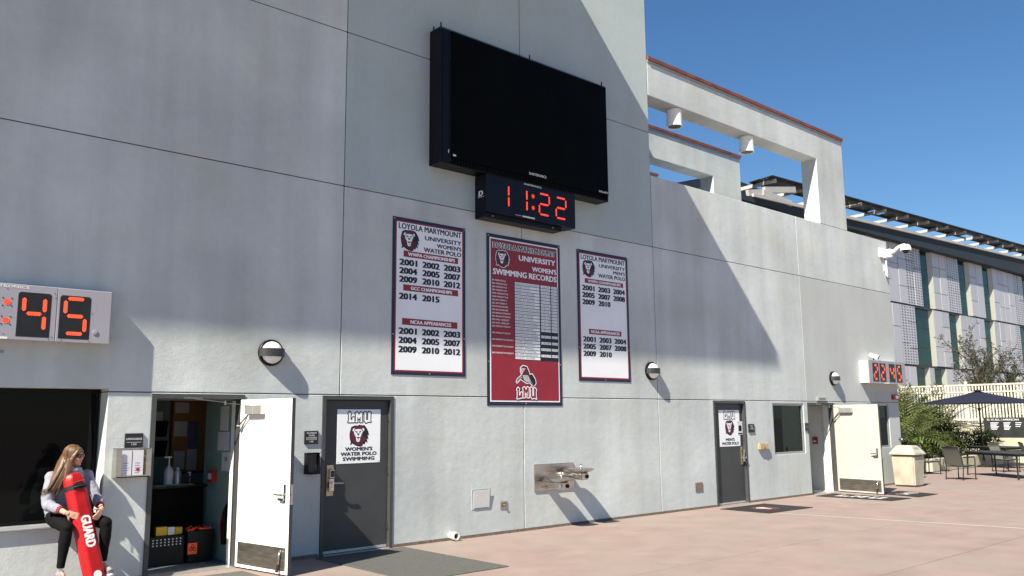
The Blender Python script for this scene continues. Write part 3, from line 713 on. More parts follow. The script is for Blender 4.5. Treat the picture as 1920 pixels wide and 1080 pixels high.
t, tx, bar, years, (W, H) = banner('championship_banner', 'white banner of women\'s water polo championships with navy border', x0, x1, z0, z1, 'white')
tx('LOYOLA MARYMOUNT', .075, .935, .054, .036, bold=.025); tx('UNIVERSITY', .425, .935, .110, .027); tx("WOMEN'S", .59, .935, .150, .025); tx('WATER POLO', .41, .935, .188, .028)
lion((x0+.222*W, -.0145, z1-.142*H), .175, t)
bar(.14, .89, .232, .040, 'WWPA CHAMPIONSHIPS', .20, .84); years((('2001', '2002', '2003'), ('2004', '2005', '2007'), ('2009', '2010', '2012')), .288, .0545)
bar(.14, .89, .450, .040, 'GCC CHAMPIONSHIPS', .24, .80); years((('2014', '2015'),), .506, .05)
bar(.13, .88, .666, .042, 'NCAA APPEARANCES', .24, .79); years((('2001', '2002', '2003'), ('2004', '2005', '2007'), ('2009', '2010', '2012')), .726, .0575)
x0, x1, z0, z1 = 11.235, 12.665, 2.52, 4.955
t, tx, bar, years, (W, H) = banner('championship_banner', 'white banner of men\'s water polo championships with navy border', x0, x1, z0, z1, 'white')
tx('LOYOLA MARYMOUNT', .075, .935, .054, .036, bold=.025); tx('UNIVERSITY', .42, .935, .103, .026); tx("MEN'S", .70, .935, .142, .025); tx('WATER POLO', .40, .935, .182, .028)
lion((x0+.218*W, -.0145, z1-.140*H), .172, t)
bar(.14, .89, .236, .036, 'WWPA CHAMPIONSHIPS', .20, .84); years((('2001', '2003', '2004'), ('2005', '2007', '2008'), ('2009', '2010')), .292, .0545)
bar(.20, .83, .625, .040, 'NCAA APPEARANCES', .24, .79); years((('2001', '2003', '2004'), ('2005', '2007', '2008'), ('2009', '2010')), .685, .0545)
x0, x1, z0, z1 = 9.06, 10.795, 2.065, 4.955
t, tx, bar, years, (W, H) = banner('records_banner', 'crimson banner listing women\'s swimming records between the white banners', x0, x1, z0, z1, 'red')
tx('LOYOLA MARYMOUNT', .078, .922, .064, .034, 'sign_white', .085); tx('LOYOLA MARYMOUNT', .078, .922, .064, .034, 'ink', .02, -.0165)
tx('UNIVERSITY', .42, .925, .120, .031, 'sign_white'); tx("WOMEN'S", .60, .94, .177, .028, 'sign_white'); tx('SWIMMING RECORDS', .08, .94, .222, .033, 'sign_white')
lion((x0+.20*W, -.0145, z1-.142*H), .152, t, 'sign_white')
RN = ['KIRSTEN MAGNUSON', 'ANNE SCOTT', 'ANNE SCOTT', 'REBECCA BLUME', 'ANGELINA MUIZ', 'REBECCA BLUME', 'HANNAH DALTON', 'HANNAH DALTON', 'KIRSTEN MAGNUSON', 'KIRSTEN MAGNUSON', 'RACHEL DEKAR', 'CAMILLE HOPP', 'KIRSTEN CLAASEN', 'KIRSTEN CLAASEN', 'ALLEN, DEKAR', 'MAGNUSON, HOPP', 'MAGNUSON, DEKAR', 'DALTON, CLAASEN', 'HOPP, ZHANG', 'PASQUE, SCOTT', 'SCOTT, ZHANG', 'PASQUE, WITTER', 'BLUME, SAMELSON', 'SCOTT, WITTER']
RT = {0: ('22.91', '2010'), 1: ('50.06', '2010'), 2: ('1:49.18', '2010'), 3: ('4:56.53', '2008'), 4: ('10:21.53', '2014'), 5: ('17:16.10', '2008'), 6: ('54.30', '2016'), 7: ('2:00.40', '2016'), 8: ('54.90', '2014'), 9: ('1:59.40', '2015'), 10: ('1:02.28', '2013'), 11: ('2:16.28', '2012'), 12: ('2:02.28', '2013'), 13: ('4:24.54', '2014'), 14: ('1:42.49', '2013'), 16: ('3:49.25', '2014'), 18: ('1:32.87', '2010'), 20: ('3:23.20', '2010'), 22: ('7:25.07', '2008')}
RL = {0: '50 FREESTYLE', 1: '100 FREESTYLE', 2: '200 FREESTYLE', 3: '500 FREESTYLE', 4: '1000 FREESTYLE', 5: '1650 FREESTYLE', 6: '100 BUTTERFLY', 7: '200 BUTTERFLY', 8: '100 BACKSTROKE', 9: '200 BACKSTROKE', 10: '100 BREASTSTROKE', 11: '200 BREASTSTROKE', 12: '200 IND. MEDLEY', 13: '400 IND. MEDLEY', 14: '200 MEDLEY RELAY', 16: '400 MEDLEY RELAY', 18: '200 FREESTYLE RELAY', 20: '400 FREESTYLE RELAY', 22: '800 FREESTYLE RELAY'}
b = MB(); b.box(x0+.352*W, x0+.955*W, -.0148, -.0140, z1-.732*H, z1-.268*H); b.build('table_ground', 'ink', t)
dv = .01925
for i, nm in enumerate(RN):
    v = .278+i*dv
    for (ua, ub, s) in ((.36, .695, nm), (.712, .848, RT.get(i, ('', ''))[0]), (.862, .948, RT.get(i, ('', ''))[1])):
        if not s: continue
        b = MB(); b.box(x0+ua*W, x0+ub*W, -.0158, -.0149, z1-(v+dv*.40)*H, z1-(v-dv*.40)*H); b.build('table_cell', 'sign_white', t)
        L = min(len(s)*.0195, (ub-ua)*.92); off = ua+.01 if s is nm else (ua+ub)/2-L/2
        tx(s, off, off+L, v, .0088, 'ink', .0, -.0165)
    if i in RL:
        L = min(len(RL[i])*.0148, .275); tx(RL[i], .062, .062+L, v-.004, .0085, 'sign_white', .02, -.0145)
# prowling-lion crest at the foot
cx, cz = x0+.5*W, z1-.865*H
C = lambda pts: nz(pts, 490, 740, 200)
body = C([(405,575),(440,550),(500,560),(530,610),(545,650),(580,640),(630,700),(640,745),(605,780),(560,750),(540,735),(495,745),(445,720),(400,700),(350,745),(338,735),(352,705),(410,665),(425,650),(405,625)])
outline([body], (cx, -.0145, cz), .30, .05, 'sign_white', t, .0, 'crest'); shape([body], (cx, -.0145, cz), .30, 'ink', t, lift=.001, name='crest')
shape([C([(430,655),(520,655),(560,725),(600,765),(545,725),(495,735),(450,705)]), C([(405,580),(455,575),(480,580),(450,615),(425,650),(410,625)]), C([(415,675),(430,690),(400,695),(352,738),(348,725)])], (cx, -.0145, cz), .30, 'mat_print', t, lift=.002, name='crest')
shape([C([(450,560),(500,570),(525,615),(535,650),(480,650),(445,650),(460,615),(485,580)])], (cx, -.0145, cz), .30, 'crimson_dark', t, lift=.003, name='crest')
LM2 = [[(x, y+.22*(x/2.2)**2*-1.2) for x, y in p] for p in LMU]
outline(LM2, (cx, -.0145, cz-.165), .107, .30, 'ink', t, .002, 'monogram'); outline(LM2, (cx, -.0145, cz-.165), .107, .17, 'sign_white', t, .003, 'monogram'); shape(LM2, (cx, -.0145, cz-.165), .107, 'crimson', t, lift=.0042, name='monogram')

# door signs and plaques ----------------------------------------------
def door_sign(label, x0, x1, z0, z1, y, lines):
    t = T('door_sign', label, 'sign', ((x0+x1)/2, y, z0))
    b = MB(); b.box(x0, x1, y-.004, y, z0, z1); b.build('plate', 'sign_white', t, bevel=.0015)
    W = x1-x0; H = z1-z0; cx = (x0+x1)/2
    lmu((cx, y-.0045, z1-.150*H), W*.125, t); lion((cx, y-.0045, z1-.49*H), W*.225, t)
    for s, v, w, h in lines: text(s, (cx, y-.006, z1-v*H), h*H, 'ink', t, width=w*W, bold=.045)
    for sx in (.035, .965):
        for sz in (.03, .97):
            b = MB(); b.tube([(x0+sx*W, y-.0065, z0+sz*H), (x0+sx*W, y-.003, z0+sz*H)], .007, 8); b.build('screw', 'steel_dark', t)
    return t
door_sign("white women's water polo swimming sign on the grey door", 6.32, 7.045, 1.232, 2.0, .0545, (("WOMEN'S", .765, .62, .062), ('WATER POLO', .855, .82, .062), ('SWIMMING', .945, .72, .062)))
door_sign("white men's water polo sign on the far grey door", 15.57, 16.335, 1.22, 1.995, .0545, (("MEN'S", .85, .42, .072), ('WATER POLO', .955, .82, .072)))
nt_ = T('paper_notice', 'small white paper notice overlapping the men\'s water polo sign', 'notice', (16.36, .05, 1.46))
b = MB(); b.box(16.245, 16.43, .045, .046, 1.46, 1.75); b.build('sheet', 'paper', nt_)
b = MB(); b.box(16.28, 16.39, .0435, .0448, 1.54, 1.66); b.box(16.26, 16.415, .0435, .0448, 1.475, 1.50); b.box(16.255, 16.275, .0435, .0448, 1.715, 1.735); b.build('print', 'black', nt_)
def plaque(label, x0, x1, z0, z1, lines, rule=None):
    t = T('room_plaque', label, 'plaque', ((x0+x1)/2, 0, z0), 'room plaques beside the doors')
    b = MB(); b.box(x0, x1, -.022, -.001, z0, z1); b.build('plate', 'plaque', t, bevel=.003)
    for s, v, w, h in lines: text(s, ((x0+x1)/2, -.0235, z1-v*(z1-z0)), h*(z1-z0), 'paper', t, width=w*(x1-x0), bold=.02)
    if rule: b = MB(); b.box(x0+.02, x1-.02, -.0238, -.0225, z1-rule*(z1-z0)-.002, z1-rule*(z1-z0)+.002); b.build('rule', 'paper', t)
    return t
plaque('black LIFEGUARDS 133 plaque above the steel brochure box', 3.414, 3.624, 1.54, 1.711, (('LIFEGUARDS', .45, .86, .13), ('133', .82, .26, .13)), .62)
plaque("black women's team lockers plaque left of the women's sign", 5.775, 5.985, 1.524, 1.703, (("WOMEN'S", .22, .72, .115), ('TEAM', .40, .44, .115), ('LOCKERS', .58, .74, .115), ('136', .86, .26, .115)), .66)
plaque("black plaque right of the men's water polo door", 16.575, 16.80, 1.505, 1.688, (("MEN'S", .26, .5, .11), ('TEAM', .44, .44, .11), ('LOCKERS', .62, .7, .11)))
plaque('black plaque at the edge of the open cream door', 18.985, 19.125, 1.50, 1.69, (), .5)

# wall lamps ----------------------------------------------------------
def wall_lamp(x, z, label):
    t = T('wall_lamp', label, 'lamp', (x, 0, z), 'round bulkhead lamps along the wall')
    b = MB(); b.lathe([(.178, -.001), (.178, -.045), (.172, -.052), (.150, -.055)], (x, 0, z), 32, 'y'); b.build('base_ring', 'black', t, smooth='auto')
    b = MB(); prof = [(.150*math.cos(a), -.055-.105*math.sin(a)) for a in [math.pi/2*k/8 for k in range(9)]]; prof[-1] = (.004, prof[-1][1])
    b.lathe(prof, (x, 0, z), 28, 'y'); b.build('lens', 'white_gloss', t, smooth=True)
    b = MB(); n = 18; h = .055; vs = []; fs = []
    for k in range(n+1):
        a = math.pi*k/n; px = x-.177*math.cos(a); py = -.045-.125*math.sin(a)**.8
        ix = x-.16*math.cos(a); iy = -.04-.105*math.sin(a)
        vs += [(px, py, z-h), (px, py, z+h), (ix, iy, z+h), (ix, iy, z-h)]
    for k in range(n):
        for q in range(4): fs.append((4*k+q, 4*k+(q+1) % 4, 4*k+4+(q+1) % 4, 4*k+4+q))
    b.add(vs, fs+[(0, 1, 2, 3), (4*n+3, 4*n+2, 4*n+1, 4*n)]); b.build('guard_band', 'lamp_grey', t, smooth='auto')
    return t
wall_lamp(5.235, 2.755, 'round black and white lamp above the open white door')
wall_lamp(13.28, 2.755, "round black and white lamp right of the men's championship banner")
wall_lamp(20.47, 2.785, 'round black and white lamp above the open cream door')

# fittings on the wall --------------------------------------------------
bx = T('brochure_box', 'open steel box of brochures fixed beside the office door', 'brochure box', (3.48, 0, 1.2))
b = MB(); b.box(3.29, 3.69, -.012, -.002, 1.2, 1.54); b.box(3.29, 3.298, -.15, -.012, 1.2, 1.535); b.box(3.682, 3.69, -.15, -.012, 1.2, 1.535); b.box(3.298, 3.682, -.15, -.012, 1.2, 1.212); b.build('shell', 'steel', bx)
b = MB(); b.box(3.298, 3.30+.05, -.15, -.143, 1.2, 1.52); b.box(3.63, 3.682, -.15, -.143, 1.2, 1.52); b.box(3.35, 3.63, -.15, -.143, 1.2, 1.225); b.build('front_lip', 'steel', bx)
for i, xa in enumerate((3.345, 3.48)):
    b = MB(); b.box(xa, xa+.125, -.128+.004*i, -.122+.004*i, 1.214, 1.515); br = b.build('brochure', 'paper', bx)
    if i: b = MB(); b.tube([(3.545, -.128, 1.29), (3.545, -.1245, 1.29)], .02, 14); b.build('seal', 'red_plastic', br)
    b = MB()
    for k in range(5): b.box(xa+.03, xa+.03+.05+.01*(k % 3), -.1295+.004*i, -.1283+.004*i, 1.25+k*.028, 1.256+k*.028)
    b.build('print', 'paper_blue', br)['kind'] = 'stuff'
rd = T('card_reader', 'small black hooded card reader beside the women\'s door', 'card reader', (5.89, 0, 1.12))
b = MB(); b.prism([(-.002, 1.12), (-.115, 1.12), (-.115, 1.18), (-.085, 1.385), (-.105, 1.408), (-.002, 1.408)], 5.785, 5.80, 'x'); b.prism([(-.002, 1.12), (-.115, 1.12), (-.115, 1.18), (-.085, 1.385), (-.105, 1.408), (-.002, 1.408)], 5.965, 5.98, 'x')
b.box(5.80, 5.965, -.10, -.002, 1.395, 1.408); b.box(5.80, 5.965, -.115, -.002, 1.12, 1.135); b.build('hood', 'black', rd, bevel=.002)
b = MB(); b.box(5.81, 5.955, -.05, -.002, 1.14, 1.39); b.build('reader_face', 'lock_box', rd)
ap = T('access_panel', 'white access panel low on the wall, slightly ajar', 'access panel', (8.93, 0, .42))
b = MB(); b.box(8.735, 8.75, -.006, -.001, .425, .745); b.box(9.09, 9.11, -.006, -.001, .425, .745); b.box(8.75, 9.09, -.006, -.001, .73, .745); b.box(8.75, 9.09, -.006, -.001, .425, .44); b.build('frame', 'wall', ap)
b = MB(Matrix.Translation((8.75, -.012, .45)) @ Matrix.Rotation(R(4), 4, 'X')); b.box(.0, .34, -.006, 0, 0, .275); b.build('cover', 'panel_white', ap, bevel=.002)
b = MB(); b.box(9.03, 9.06, -.012, -.008, .445, .46); b.build('latch', 'steel_dark', ap)
ot = T('hose_box', 'small square steel hose box beside the white access panel', 'hose box', (9.405, 0, .4))
b = MB(); b.box(9.33, 9.48, -.012, -.001, .40, .515); b.build('plate', 'steel', ot, bevel=.003); b = MB(); b.box(9.35, 9.46, -.014, -.0125, .42, .495); b.build('recess', 'steel_dark', ot); b = MB(); b.tube([(9.405, -.014, .455), (9.405, -.04, .45)], .018, 10); b.build('valve', 'brass', ot, smooth='auto')
pv = T('drain_pipe', 'short cream drain pipe stub at the foot of the wall', 'pipe', (8.32, 0, 0))
b = MB(); b.lathe([(.052, -.001), (.052, -.07), (.062, -.072), (.062, -.15), (.045, -.15), (.043, -.07)], (8.32, 0, .075), 20, 'y'); b.build('pipe', 'pvc', pv, smooth='auto'); b = MB(); b.tube([(8.32, -.10, .075), (8.32, -.095, .075)], .044, 16); b.build('bore', 'black', pv)
jp = T('junction_plate', 'brown cover plate low on the wall left of the far grey door', 'cover plate', (14.69, 0, .35)); b = MB(); b.box(14.57, 14.815, -.014, -.001, .352, .53); b.build('plate', 'brown_plate', jp, bevel=.003)
for sx in (14.6, 14.785): 
    b = MB(); b.tube([(sx, -.017, .44), (sx, -.0135, .44)], .008, 8); b.build('screw', 'steel_dark', jp)
dp = T('soap_dispenser', 'beige wall dispenser between the far grey door and the window', 'dispenser', (17.08, 0, 1.10)); b = MB(); b.box(16.9, 17.27, -.07, -.001, 1.11, 1.255); b.build('body', 'beige', dp, bevel=.02, seg=2)
b = MB(); b.box(16.93, 16.95, -.05, -.02, 1.2555, 1.275); b.box(17.21, 17.24, -.05, -.02, 1.2555, 1.275); b.build('clip', 'beige', dp); b = MB(); b.box(17.03, 17.14, -.078, -.0705, 1.13, 1.17); b.build('lever', 'brown_plate', dp)
fa = T('fire_alarm', 'red fire alarm pull inside the far doorway', 'fire alarm', (20.42, .6, 1.15)); b = MB(); b.box(20.42, 20.458, .5, .63, 1.15, 1.33); b.build('body', 'red_plastic', fa, bevel=.006); b = MB(); b.box(20.405, 20.4195, .53, .60, 1.2, 1.235); b.build('pull_bar', 'sign_white', fa)
sb = T('door_sensor', 'grey metal sensor box above the open cream doorway', 'sensor', (19.8, 0, 2.21)); b = MB(); b.box(19.59, 20.02, -.05, -.001, 2.222, 2.315); b.build('housing', 'alu', sb, bevel=.005); b = MB(); b.box(19.66, 19.95, -.053, -.0505, 2.245, 2.285); b.build('cover', 'steel_dark', sb)
ss = T('alarm_strobe', 'red and white alarm strobe at the far corner of the wall', 'alarm', (23.84, 0, 2.28)); b = MB(); b.box(23.66, 24.02, -.06, -.001, 2.285, 2.42); b.build('body', 'red_plastic', ss, bevel=.008); b = MB(); b.box(23.76, 23.92, -.085, -.0605, 2.31, 2.395); b.build('strobe_lens', 'white_gloss', ss, bevel=.01)
hb = T('hose_tap', 'small hose tap near the far corner of the wall', 'tap', (23.94, 0, 1.1)); b = MB(); b.tube([(23.93, 0, 1.2), (23.93, -.08, 1.2), (23.93, -.11, 1.13)], [.02, .02, .018], 8); b.build('spout', 'steel_dark', hb, smooth=True); b = MB(); b.lathe([(.045, 1.235), (.045, 1.25)], (23.93, -.06, 0), 12); b.build('handwheel', 'steel_dark', hb)

# dome camera
dc = T('dome_camera', 'white dome camera on a curved arm at the wall end', 'camera', (23.75, 0, 6.2))
b = MB(); b.box(23.55, 23.96, -.05, -.001, 6.28, 6.54); b.build('wall_plate', 'white_gloss', dc, bevel=.004)
b = MB(); b.box(23.80, 23.96, -.22, -.0505, 6.29, 6.52); b.build('junction_box', 'white_gloss', dc, bevel=.01)
b = MB(); b.tube([(23.88, -.22, 6.42), (23.88, -.32, 6.46), (23.88, -.42, 6.54), (23.88, -.54, 6.585), (23.88, -.62, 6.58)], [.06, .055, .045, .038, .034], 12); b.build('arm', 'white_gloss', dc, smooth='auto')
b = MB(); b.lathe([(.02, 6.585), (.09, 6.58), (.125, 6.55), (.145, 6.47), (.150, 6.43), (.150, 6.42), (.03, 6.42)], (23.88, -.62, 0), 24); b.build('shroud', 'white_gloss', dc, smooth='auto')
b = MB(); b.lathe([(.105, 6.419), (.103, 6.40), (.085, 6.365), (.05, 6.34), (.01, 6.333)], (23.88, -.62, 0), 20); b.build('dome', 'lens', dc, smooth=True)
b = MB(); b.tube([(23.9, -.03, 6.28), (23.9, -.035, 6.0), (23.89, -.045, 5.8), (23.86, -.05, 5.72), (23.83, -.045, 5.78), (23.82, -.03, 5.9)], .018, 8); b.build('conduit', 'white', dc, smooth=True); b = MB(); b.box(23.78, 23.86, -.05, -.001, 5.9, 6.06); b.build('conduit_box', 'white', dc, bevel=.005)

# drinking fountain
df = T('drinking_fountain', 'stainless two-level drinking fountain on the wall', 'drinking fountain', (10.54, 0, .62))
b = MB(); b.box(10.08, 11.04, -.022, -.001, .632, 1.075); b.build('back_plate', 'steel', df, bevel=.006)
for (cx, cy, cz) in ((10.88, -.33, .965), (10.40, -.33, .83)):
    def rr(r, p=3.2, n=28): return [(r*math.copysign(abs(math.cos(a))**(2/p), math.cos(a)), r*math.copysign(abs(math.sin(a))**(2/p), math.sin(a))) for a in [2*math.pi*k/n for k in range(n)]]
    b = MB(); n = 28; vs = []; fs = []
    prof = [(.205, .018), (.215, .022), (.222, .018), (.215, .006), (.16, -.03), (.10, -.052), (.0, -.055)]
    prof = [(.02, -.035), (.10, -.03), (.16, -.012)]+prof[:-1]+[(.02, -.055)]
    for r, h in prof: vs += [(cx+x, cy+y, cz+h) for x, y in rr(r)]
    for i in range(len(prof)-1):
        for k in range(n): fs.append((i*n+k, i*n+(k+1) % n, (i+1)*n+(k+1) % n, (i+1)*n+k))
    fs += [tuple(range(n)), tuple(range(len(prof)*n-1, (len(prof)-1)*n-1, -1))]
    b.add(vs, fs); bs_ = b.build('basin', 'steel', df, smooth='auto')
    b = MB(); b.box(cx-.07, cx+.07, -.46, -.0225, cz-.165, cz-.05); b.build('arm', 'steel', df, bevel=.01)
    b = MB(); b.tube([(cx-.06, cy-.08, cz-.02), (cx-.06, cy-.08, cz+.05), (cx-.05, cy-.06, cz+.085), (cx-.02, cy-.03, cz+.09)], [.022, .018, .02, .014], 10); b.build('bubbler', 'chrome', bs_, smooth=True)
    b = MB(); b.tube([(cx+.03, -.461, cz-.108), (cx+.03, -.475, cz-.108)], .034, 16); b.build('push_button', 'black', df, smooth='auto'); b = MB(); b.tube([(cx-.072, -.40, cz-.108), (cx-.088, -.40, cz-.108)], .03, 16); b.build('push_button', 'chrome', df, smooth='auto')
for x in (10.26, 10.3):
    b = MB(); b.tube([(x, -.03, .70), (x, -.0215, .70)], .012, 10); b.build('drain_screw', 'steel_dark', df)

# mats on the deck
def mat_(name, label, pts, mat, border=None, prints=()):
    t = T(name, label, 'mat', (sum(p[0] for p in pts)/4, sum(p[1] for p in pts)/4, 0), 'door mats on the deck')
    b = MB(); b.prism(pts, .001, .011, 'z'); b.build('mat_body', mat, t, bevel=.003)
    if border:
        c = Vector((sum(p[0] for p in pts)/4, sum(p[1] for p in pts)/4)); q = [c+(Vector(p)-c)*(1-border) for p in pts]
        b = MB(); b.prism([tuple(p) for p in q], .0115, .0135, 'z'); b.build('pile', 'rubber_black', t)
    return t
mat_('door_mat', "large plain grey rubber mat before the women's door", [(5.93, -.10), (7.38, -.10), (7.38, -2.42), (5.93, -2.42)], 'rubber')
mat_('door_mat', 'grey rubber mat before the open office door', [(3.55, -.35), (4.80, -.35), (4.80, -2.4), (3.55, -2.4)], 'rubber')
m = mat_('door_mat', "black printed mat before the men's water polo door", [(14.92, -.33), (16.48, -.36), (16.48, -1.5), (14.92, -1.45)], 'rubber_black')
shape([[(p[0]*1.0, p[1]*1.0) for p in MANE]], (15.65, -.92, .0125), .30, 'crimson_dark', m, u=(1, 0, 0), v=(0, 1, 0), name='mat_print'); shape([FACE], (15.65, -.92, .0135), .30, 'mat_print', m, u=(1, 0, 0), v=(0, 1, 0), name='mat_print')

m = mat_('door_mat', 'black lettered mat under the open cream door', [(18.85, -.24), (19.75, -.20), (19.76, -2.06), (18.86, -2.02)], 'rubber_black', .06)
shape(LMU, (19.3, -1.1, .0142), .27, 'mat_print', m, u=(0, -1, 0), v=(1, 0, 0), name='mat_print')
m = mat_('door_mat', 'black lettered mat beyond the open cream door', [(20.42, -1.0), (21.5, -1.0), (21.22, -2.05), (20.15, -2.05)], 'rubber_black', .06)
shape(LMU, (20.85, -1.5, .0142), .17, 'mat_print', m, u=(1, 0, 0), v=(0, 1, 0), name='mat_print')

# ------------------------------------------------------------------ things inside the lifeguards' office
dk = T('office_desk', 'black desk counter just inside the office door', 'desk', (4.3, 1.3, .013))
b = MB(); b.box(3.4, 4.9, 1.08, 1.75, .955, .985); b.build('desk_top', 'black', dk, bevel=.004); b = MB(); b.box(3.44, 4.86, 1.12, 1.7, .013, .954); b.build('cabinet', 'black_matte', dk)
b = MB(); b.box(3.46, 4.14, 1.106, 1.119, .1, .93); b.build('drawer_front', 'black_matte', dk); b = MB(); b.box(4.16, 4.84, 1.106, 1.119, .1, .93); b.build('drawer_front', 'black_matte', dk)
for i, (xa, ya, w_, h_, rz) in enumerate(((4.2, 1.12, .21, .28, .1), (4.42, 1.14, .3, .22, -.2))):
    b = MB(Matrix.Translation((xa, ya, .9865+.002*i)) @ Matrix.Rotation(rz, 4, 'Z')); b.box(0, w_, 0, h_, 0, .0015)
    tag(b.build('paper_sheet', 'paper', None, (xa, ya, .986)), ('white sheet of paper on the left of the black desk', 'white sheet of paper by the pump bottles on the desk')[i], 'paper')
pb = T('pump_bottle', 'large white pump bottle on the office desk', 'bottle', (4.47, 1.4, .985)); b = MB(); b.lathe([(.065, .985), (.065, 1.17), (.05, 1.21), (.02, 1.24), (.018, 1.27)], (4.47, 1.4, 0), 18); b.build('bottle', 'bottle_clear', pb, smooth='auto'); b = MB(); b.tube([(4.47, 1.4, 1.27), (4.47, 1.4, 1.36)], .01, 8); b.tube([(4.5, 1.4, 1.36), (4.39, 1.36, 1.36)], .011, 8); b.build('pump', 'white', pb)
gb = T('spray_bottle', 'grey bottle beside the large white pump bottle', 'bottle', (4.60, 1.42, .985)); b = MB(); b.lathe([(.05, .985), (.05, 1.15), (.035, 1.18), (.03, 1.19)], (4.60, 1.42, 0), 16); b.build('bottle', 'alu', gb, smooth='auto'); b = MB(); b.lathe([(.02, 1.19), (.02, 1.21)], (4.60, 1.42, 0), 12); b.build('cap', 'white', gb)
sp_ = T('soap_bottle', 'small red soap bottle with white pump on the desk', 'bottle', (4.76, 1.38, .985)); b = MB(); b.lathe([(.035, .985), (.035, 1.07), (.015, 1.09)], (4.76, 1.38, 0), 14); b.build('bottle', 'soap_red', sp_, smooth='auto'); b = MB(); b.tube([(4.76, 1.38, 1.09), (4.76, 1.38, 1.14)], .008, 8); b.tube([(4.77, 1.38, 1.14), (4.72, 1.36, 1.14)], .008, 8); b.build('pump', 'white', sp_)
cb = T('cork_board', 'cork notice board in dark red frame inside the office', 'notice board', (5.25, 2.74, 1.08)); b = MB(); b.box(4.97, 5.75, 2.715, 2.745, 1.08, 2.17); b.build('cork_sheet', 'cork', cb)
b = MB(); b.box(4.94, 4.97, 2.70, 2.745, 1.05, 2.2); b.box(5.75, 5.78, 2.70, 2.745, 1.05, 2.2); b.box(4.97, 5.75, 2.70, 2.745, 2.17, 2.2); b.box(4.97, 5.75, 2.70, 2.745, 1.05, 1.08); b.build('frame', 'wood_red', cb)
for (xa, xb, za, zb, m_) in ((5.0, 5.2, 1.62, 1.85, 'paper'), (5.22, 5.38, 1.42, 1.85, 'paper_blue'), (5.0, 5.22, 1.98, 2.14, 'paper'), (5.24, 5.4, 1.9, 2.15, 'cork'), (5.02, 5.18, 1.12, 1.4, 'paper'), (5.22, 5.37, 1.10, 1.42, 'paper')):
    b = MB(); b.box(xa, xb, 2.709, 2.714, za, zb); b.build('pinned_sheet', m_, cb)
wp = T('wall_pocket', 'black wall file pockets with clipboard inside the office', 'file pocket', (4.72, 2.7, 1.3))
for za in (1.32, 1.62): 
    b = MB(); b.prism([(2.745, za), (2.70, za), (2.62, za+.24), (2.745, za+.24)], 4.55, 4.88, 'x'); b.build('pocket', 'black', wp)
b = MB(); b.box(4.6, 4.8, 2.66, 2.67, 1.8, 2.0); b.build('clipboard', 'paper', wp)
for (ya, yb, za, zb, m_, lb) in ((.55, .8, 1.72, 2.05, 'paper', 'framed white notice high on the office side wall'), (.5, .86, 1.45, 1.70, 'paper', 'white notice below the framed one on the office wall'), (.42, .7, 1.18, 1.43, 'paper', 'white number sheet above the red first aid box')):
    b = MB(); b.box(4.922, 4.929, ya, yb, za, zb); tag(b.build('wall_notice', m_, None, (4.925, (ya+yb)/2, za)), lb, 'notice')
np = T('number_tag', 'black number 10 printed on the sheet in the office', 'print', (4.92, .56, 1.3)); text('10', (4.9205, .56, 1.31), .06, 'black', np, u=(0, -1, 0), bold=.03)
fb = T('first_aid_box', 'small red box on the office side wall', 'box', (4.9, .95, 1.02)); b = MB(); b.box(4.86, 4.929, .85, 1.02, 1.02, 1.18); b.build('box_body', 'red_plastic', fb, bevel=.004); b = MB(); b.box(4.857, 4.8595, .88, .99, 1.06, 1.14); b.build('label_sheet', 'paper', fb)
jk = T('hanging_jacket', 'black and red jacket hanging behind the office door jamb', 'jacket', (4.86, .42, .2)); b = MB(); b.tube([(4.90, .36, .80), (4.88, .36, .7), (4.87, .37, .5), (4.87, .36, .25)], [.02, .05, .07, .06], 12, flat=.5); b.build('jacket_body', 'black_matte', jk, smooth=True); b = MB(); b.tube([(4.87, .45, .66), (4.85, .46, .5), (4.86, .45, .3)], [.02, .03, .02], 8); b.build('jacket_stripe', 'red_plastic', jk, smooth=True)
cr = T('storage_crate', 'dark perforated crate on the office floor', 'crate', (4.2, .9, .013)); b = MB(); b.box(3.95, 4.47, .70, 1.0, .013, .38); b.build('crate_body', 'bin_dark', cr, bevel=.01)
b = MB()
for i in range(8):
    for k in range(3): b.tube([(4.0+i*.05+.06, .696, .27+k*.035), (4.0+i*.05+.06, .6995, .27+k*.035)], .010, 6)
b.build('hole', 'bottle_clear', cr)['kind'] = 'stuff'
for i, (xa, xb, m_, lb) in enumerate(((4.12, 4.26, 'yellow', 'left yellow folder standing in the dark crate'), (4.27, 4.36, 'bottle_clear', 'white folder standing between the yellow folders'), (4.37, 4.46, 'yellow', 'right yellow folder standing in the dark crate'))):
    b = MB(); b.box(xa, xb, .78, .86, .385, .49-.01*i); tag(b.build('folder', m_, None, ((xa+xb)/2, .8, .385)), lb, 'folder')
wb = T('waste_bin', 'black waste bin with orange biohazard label in the office', 'bin', (4.66, .8, .013)); b = MB(); b.add([(4.50, .66, .013), (4.80, .66, .013), (4.80, .95, .013), (4.50, .95, .013), (4.475, .63, .42), (4.84, .63, .42), (4.84, .98, .42), (4.475, .98, .42)], [(0, 3, 2, 1), (0, 1, 5, 4), (1, 2, 6, 5), (2, 3, 7, 6), (3, 0, 4, 7), (4, 5, 6, 7)]); b.build('bin_body', 'bin_dark', wb, bevel=.01)
b = MB(); b.box(4.485, 4.61, .634, .640, .13, .27); hz = b.build('biohazard_label', 'orange', wb)
b = MB()
for k in range(3):
    a = R(90+120*k); c = Vector((4.5475+.024*math.cos(a), .632, .205+.024*math.sin(a)))
    b.add([c+rad_*Vector((math.cos(q*math.pi/7), 0, math.sin(q*math.pi/7))) for q in range(14) for rad_ in (.022, .014)], [(2*q, 2*((q+1) % 14), 2*((q+1) % 14)+1, 2*q+1) for q in range(14)])
b.build('biohazard_sign', 'black', hz, fix=False)
b = MB()
rnd = random.Random(5)
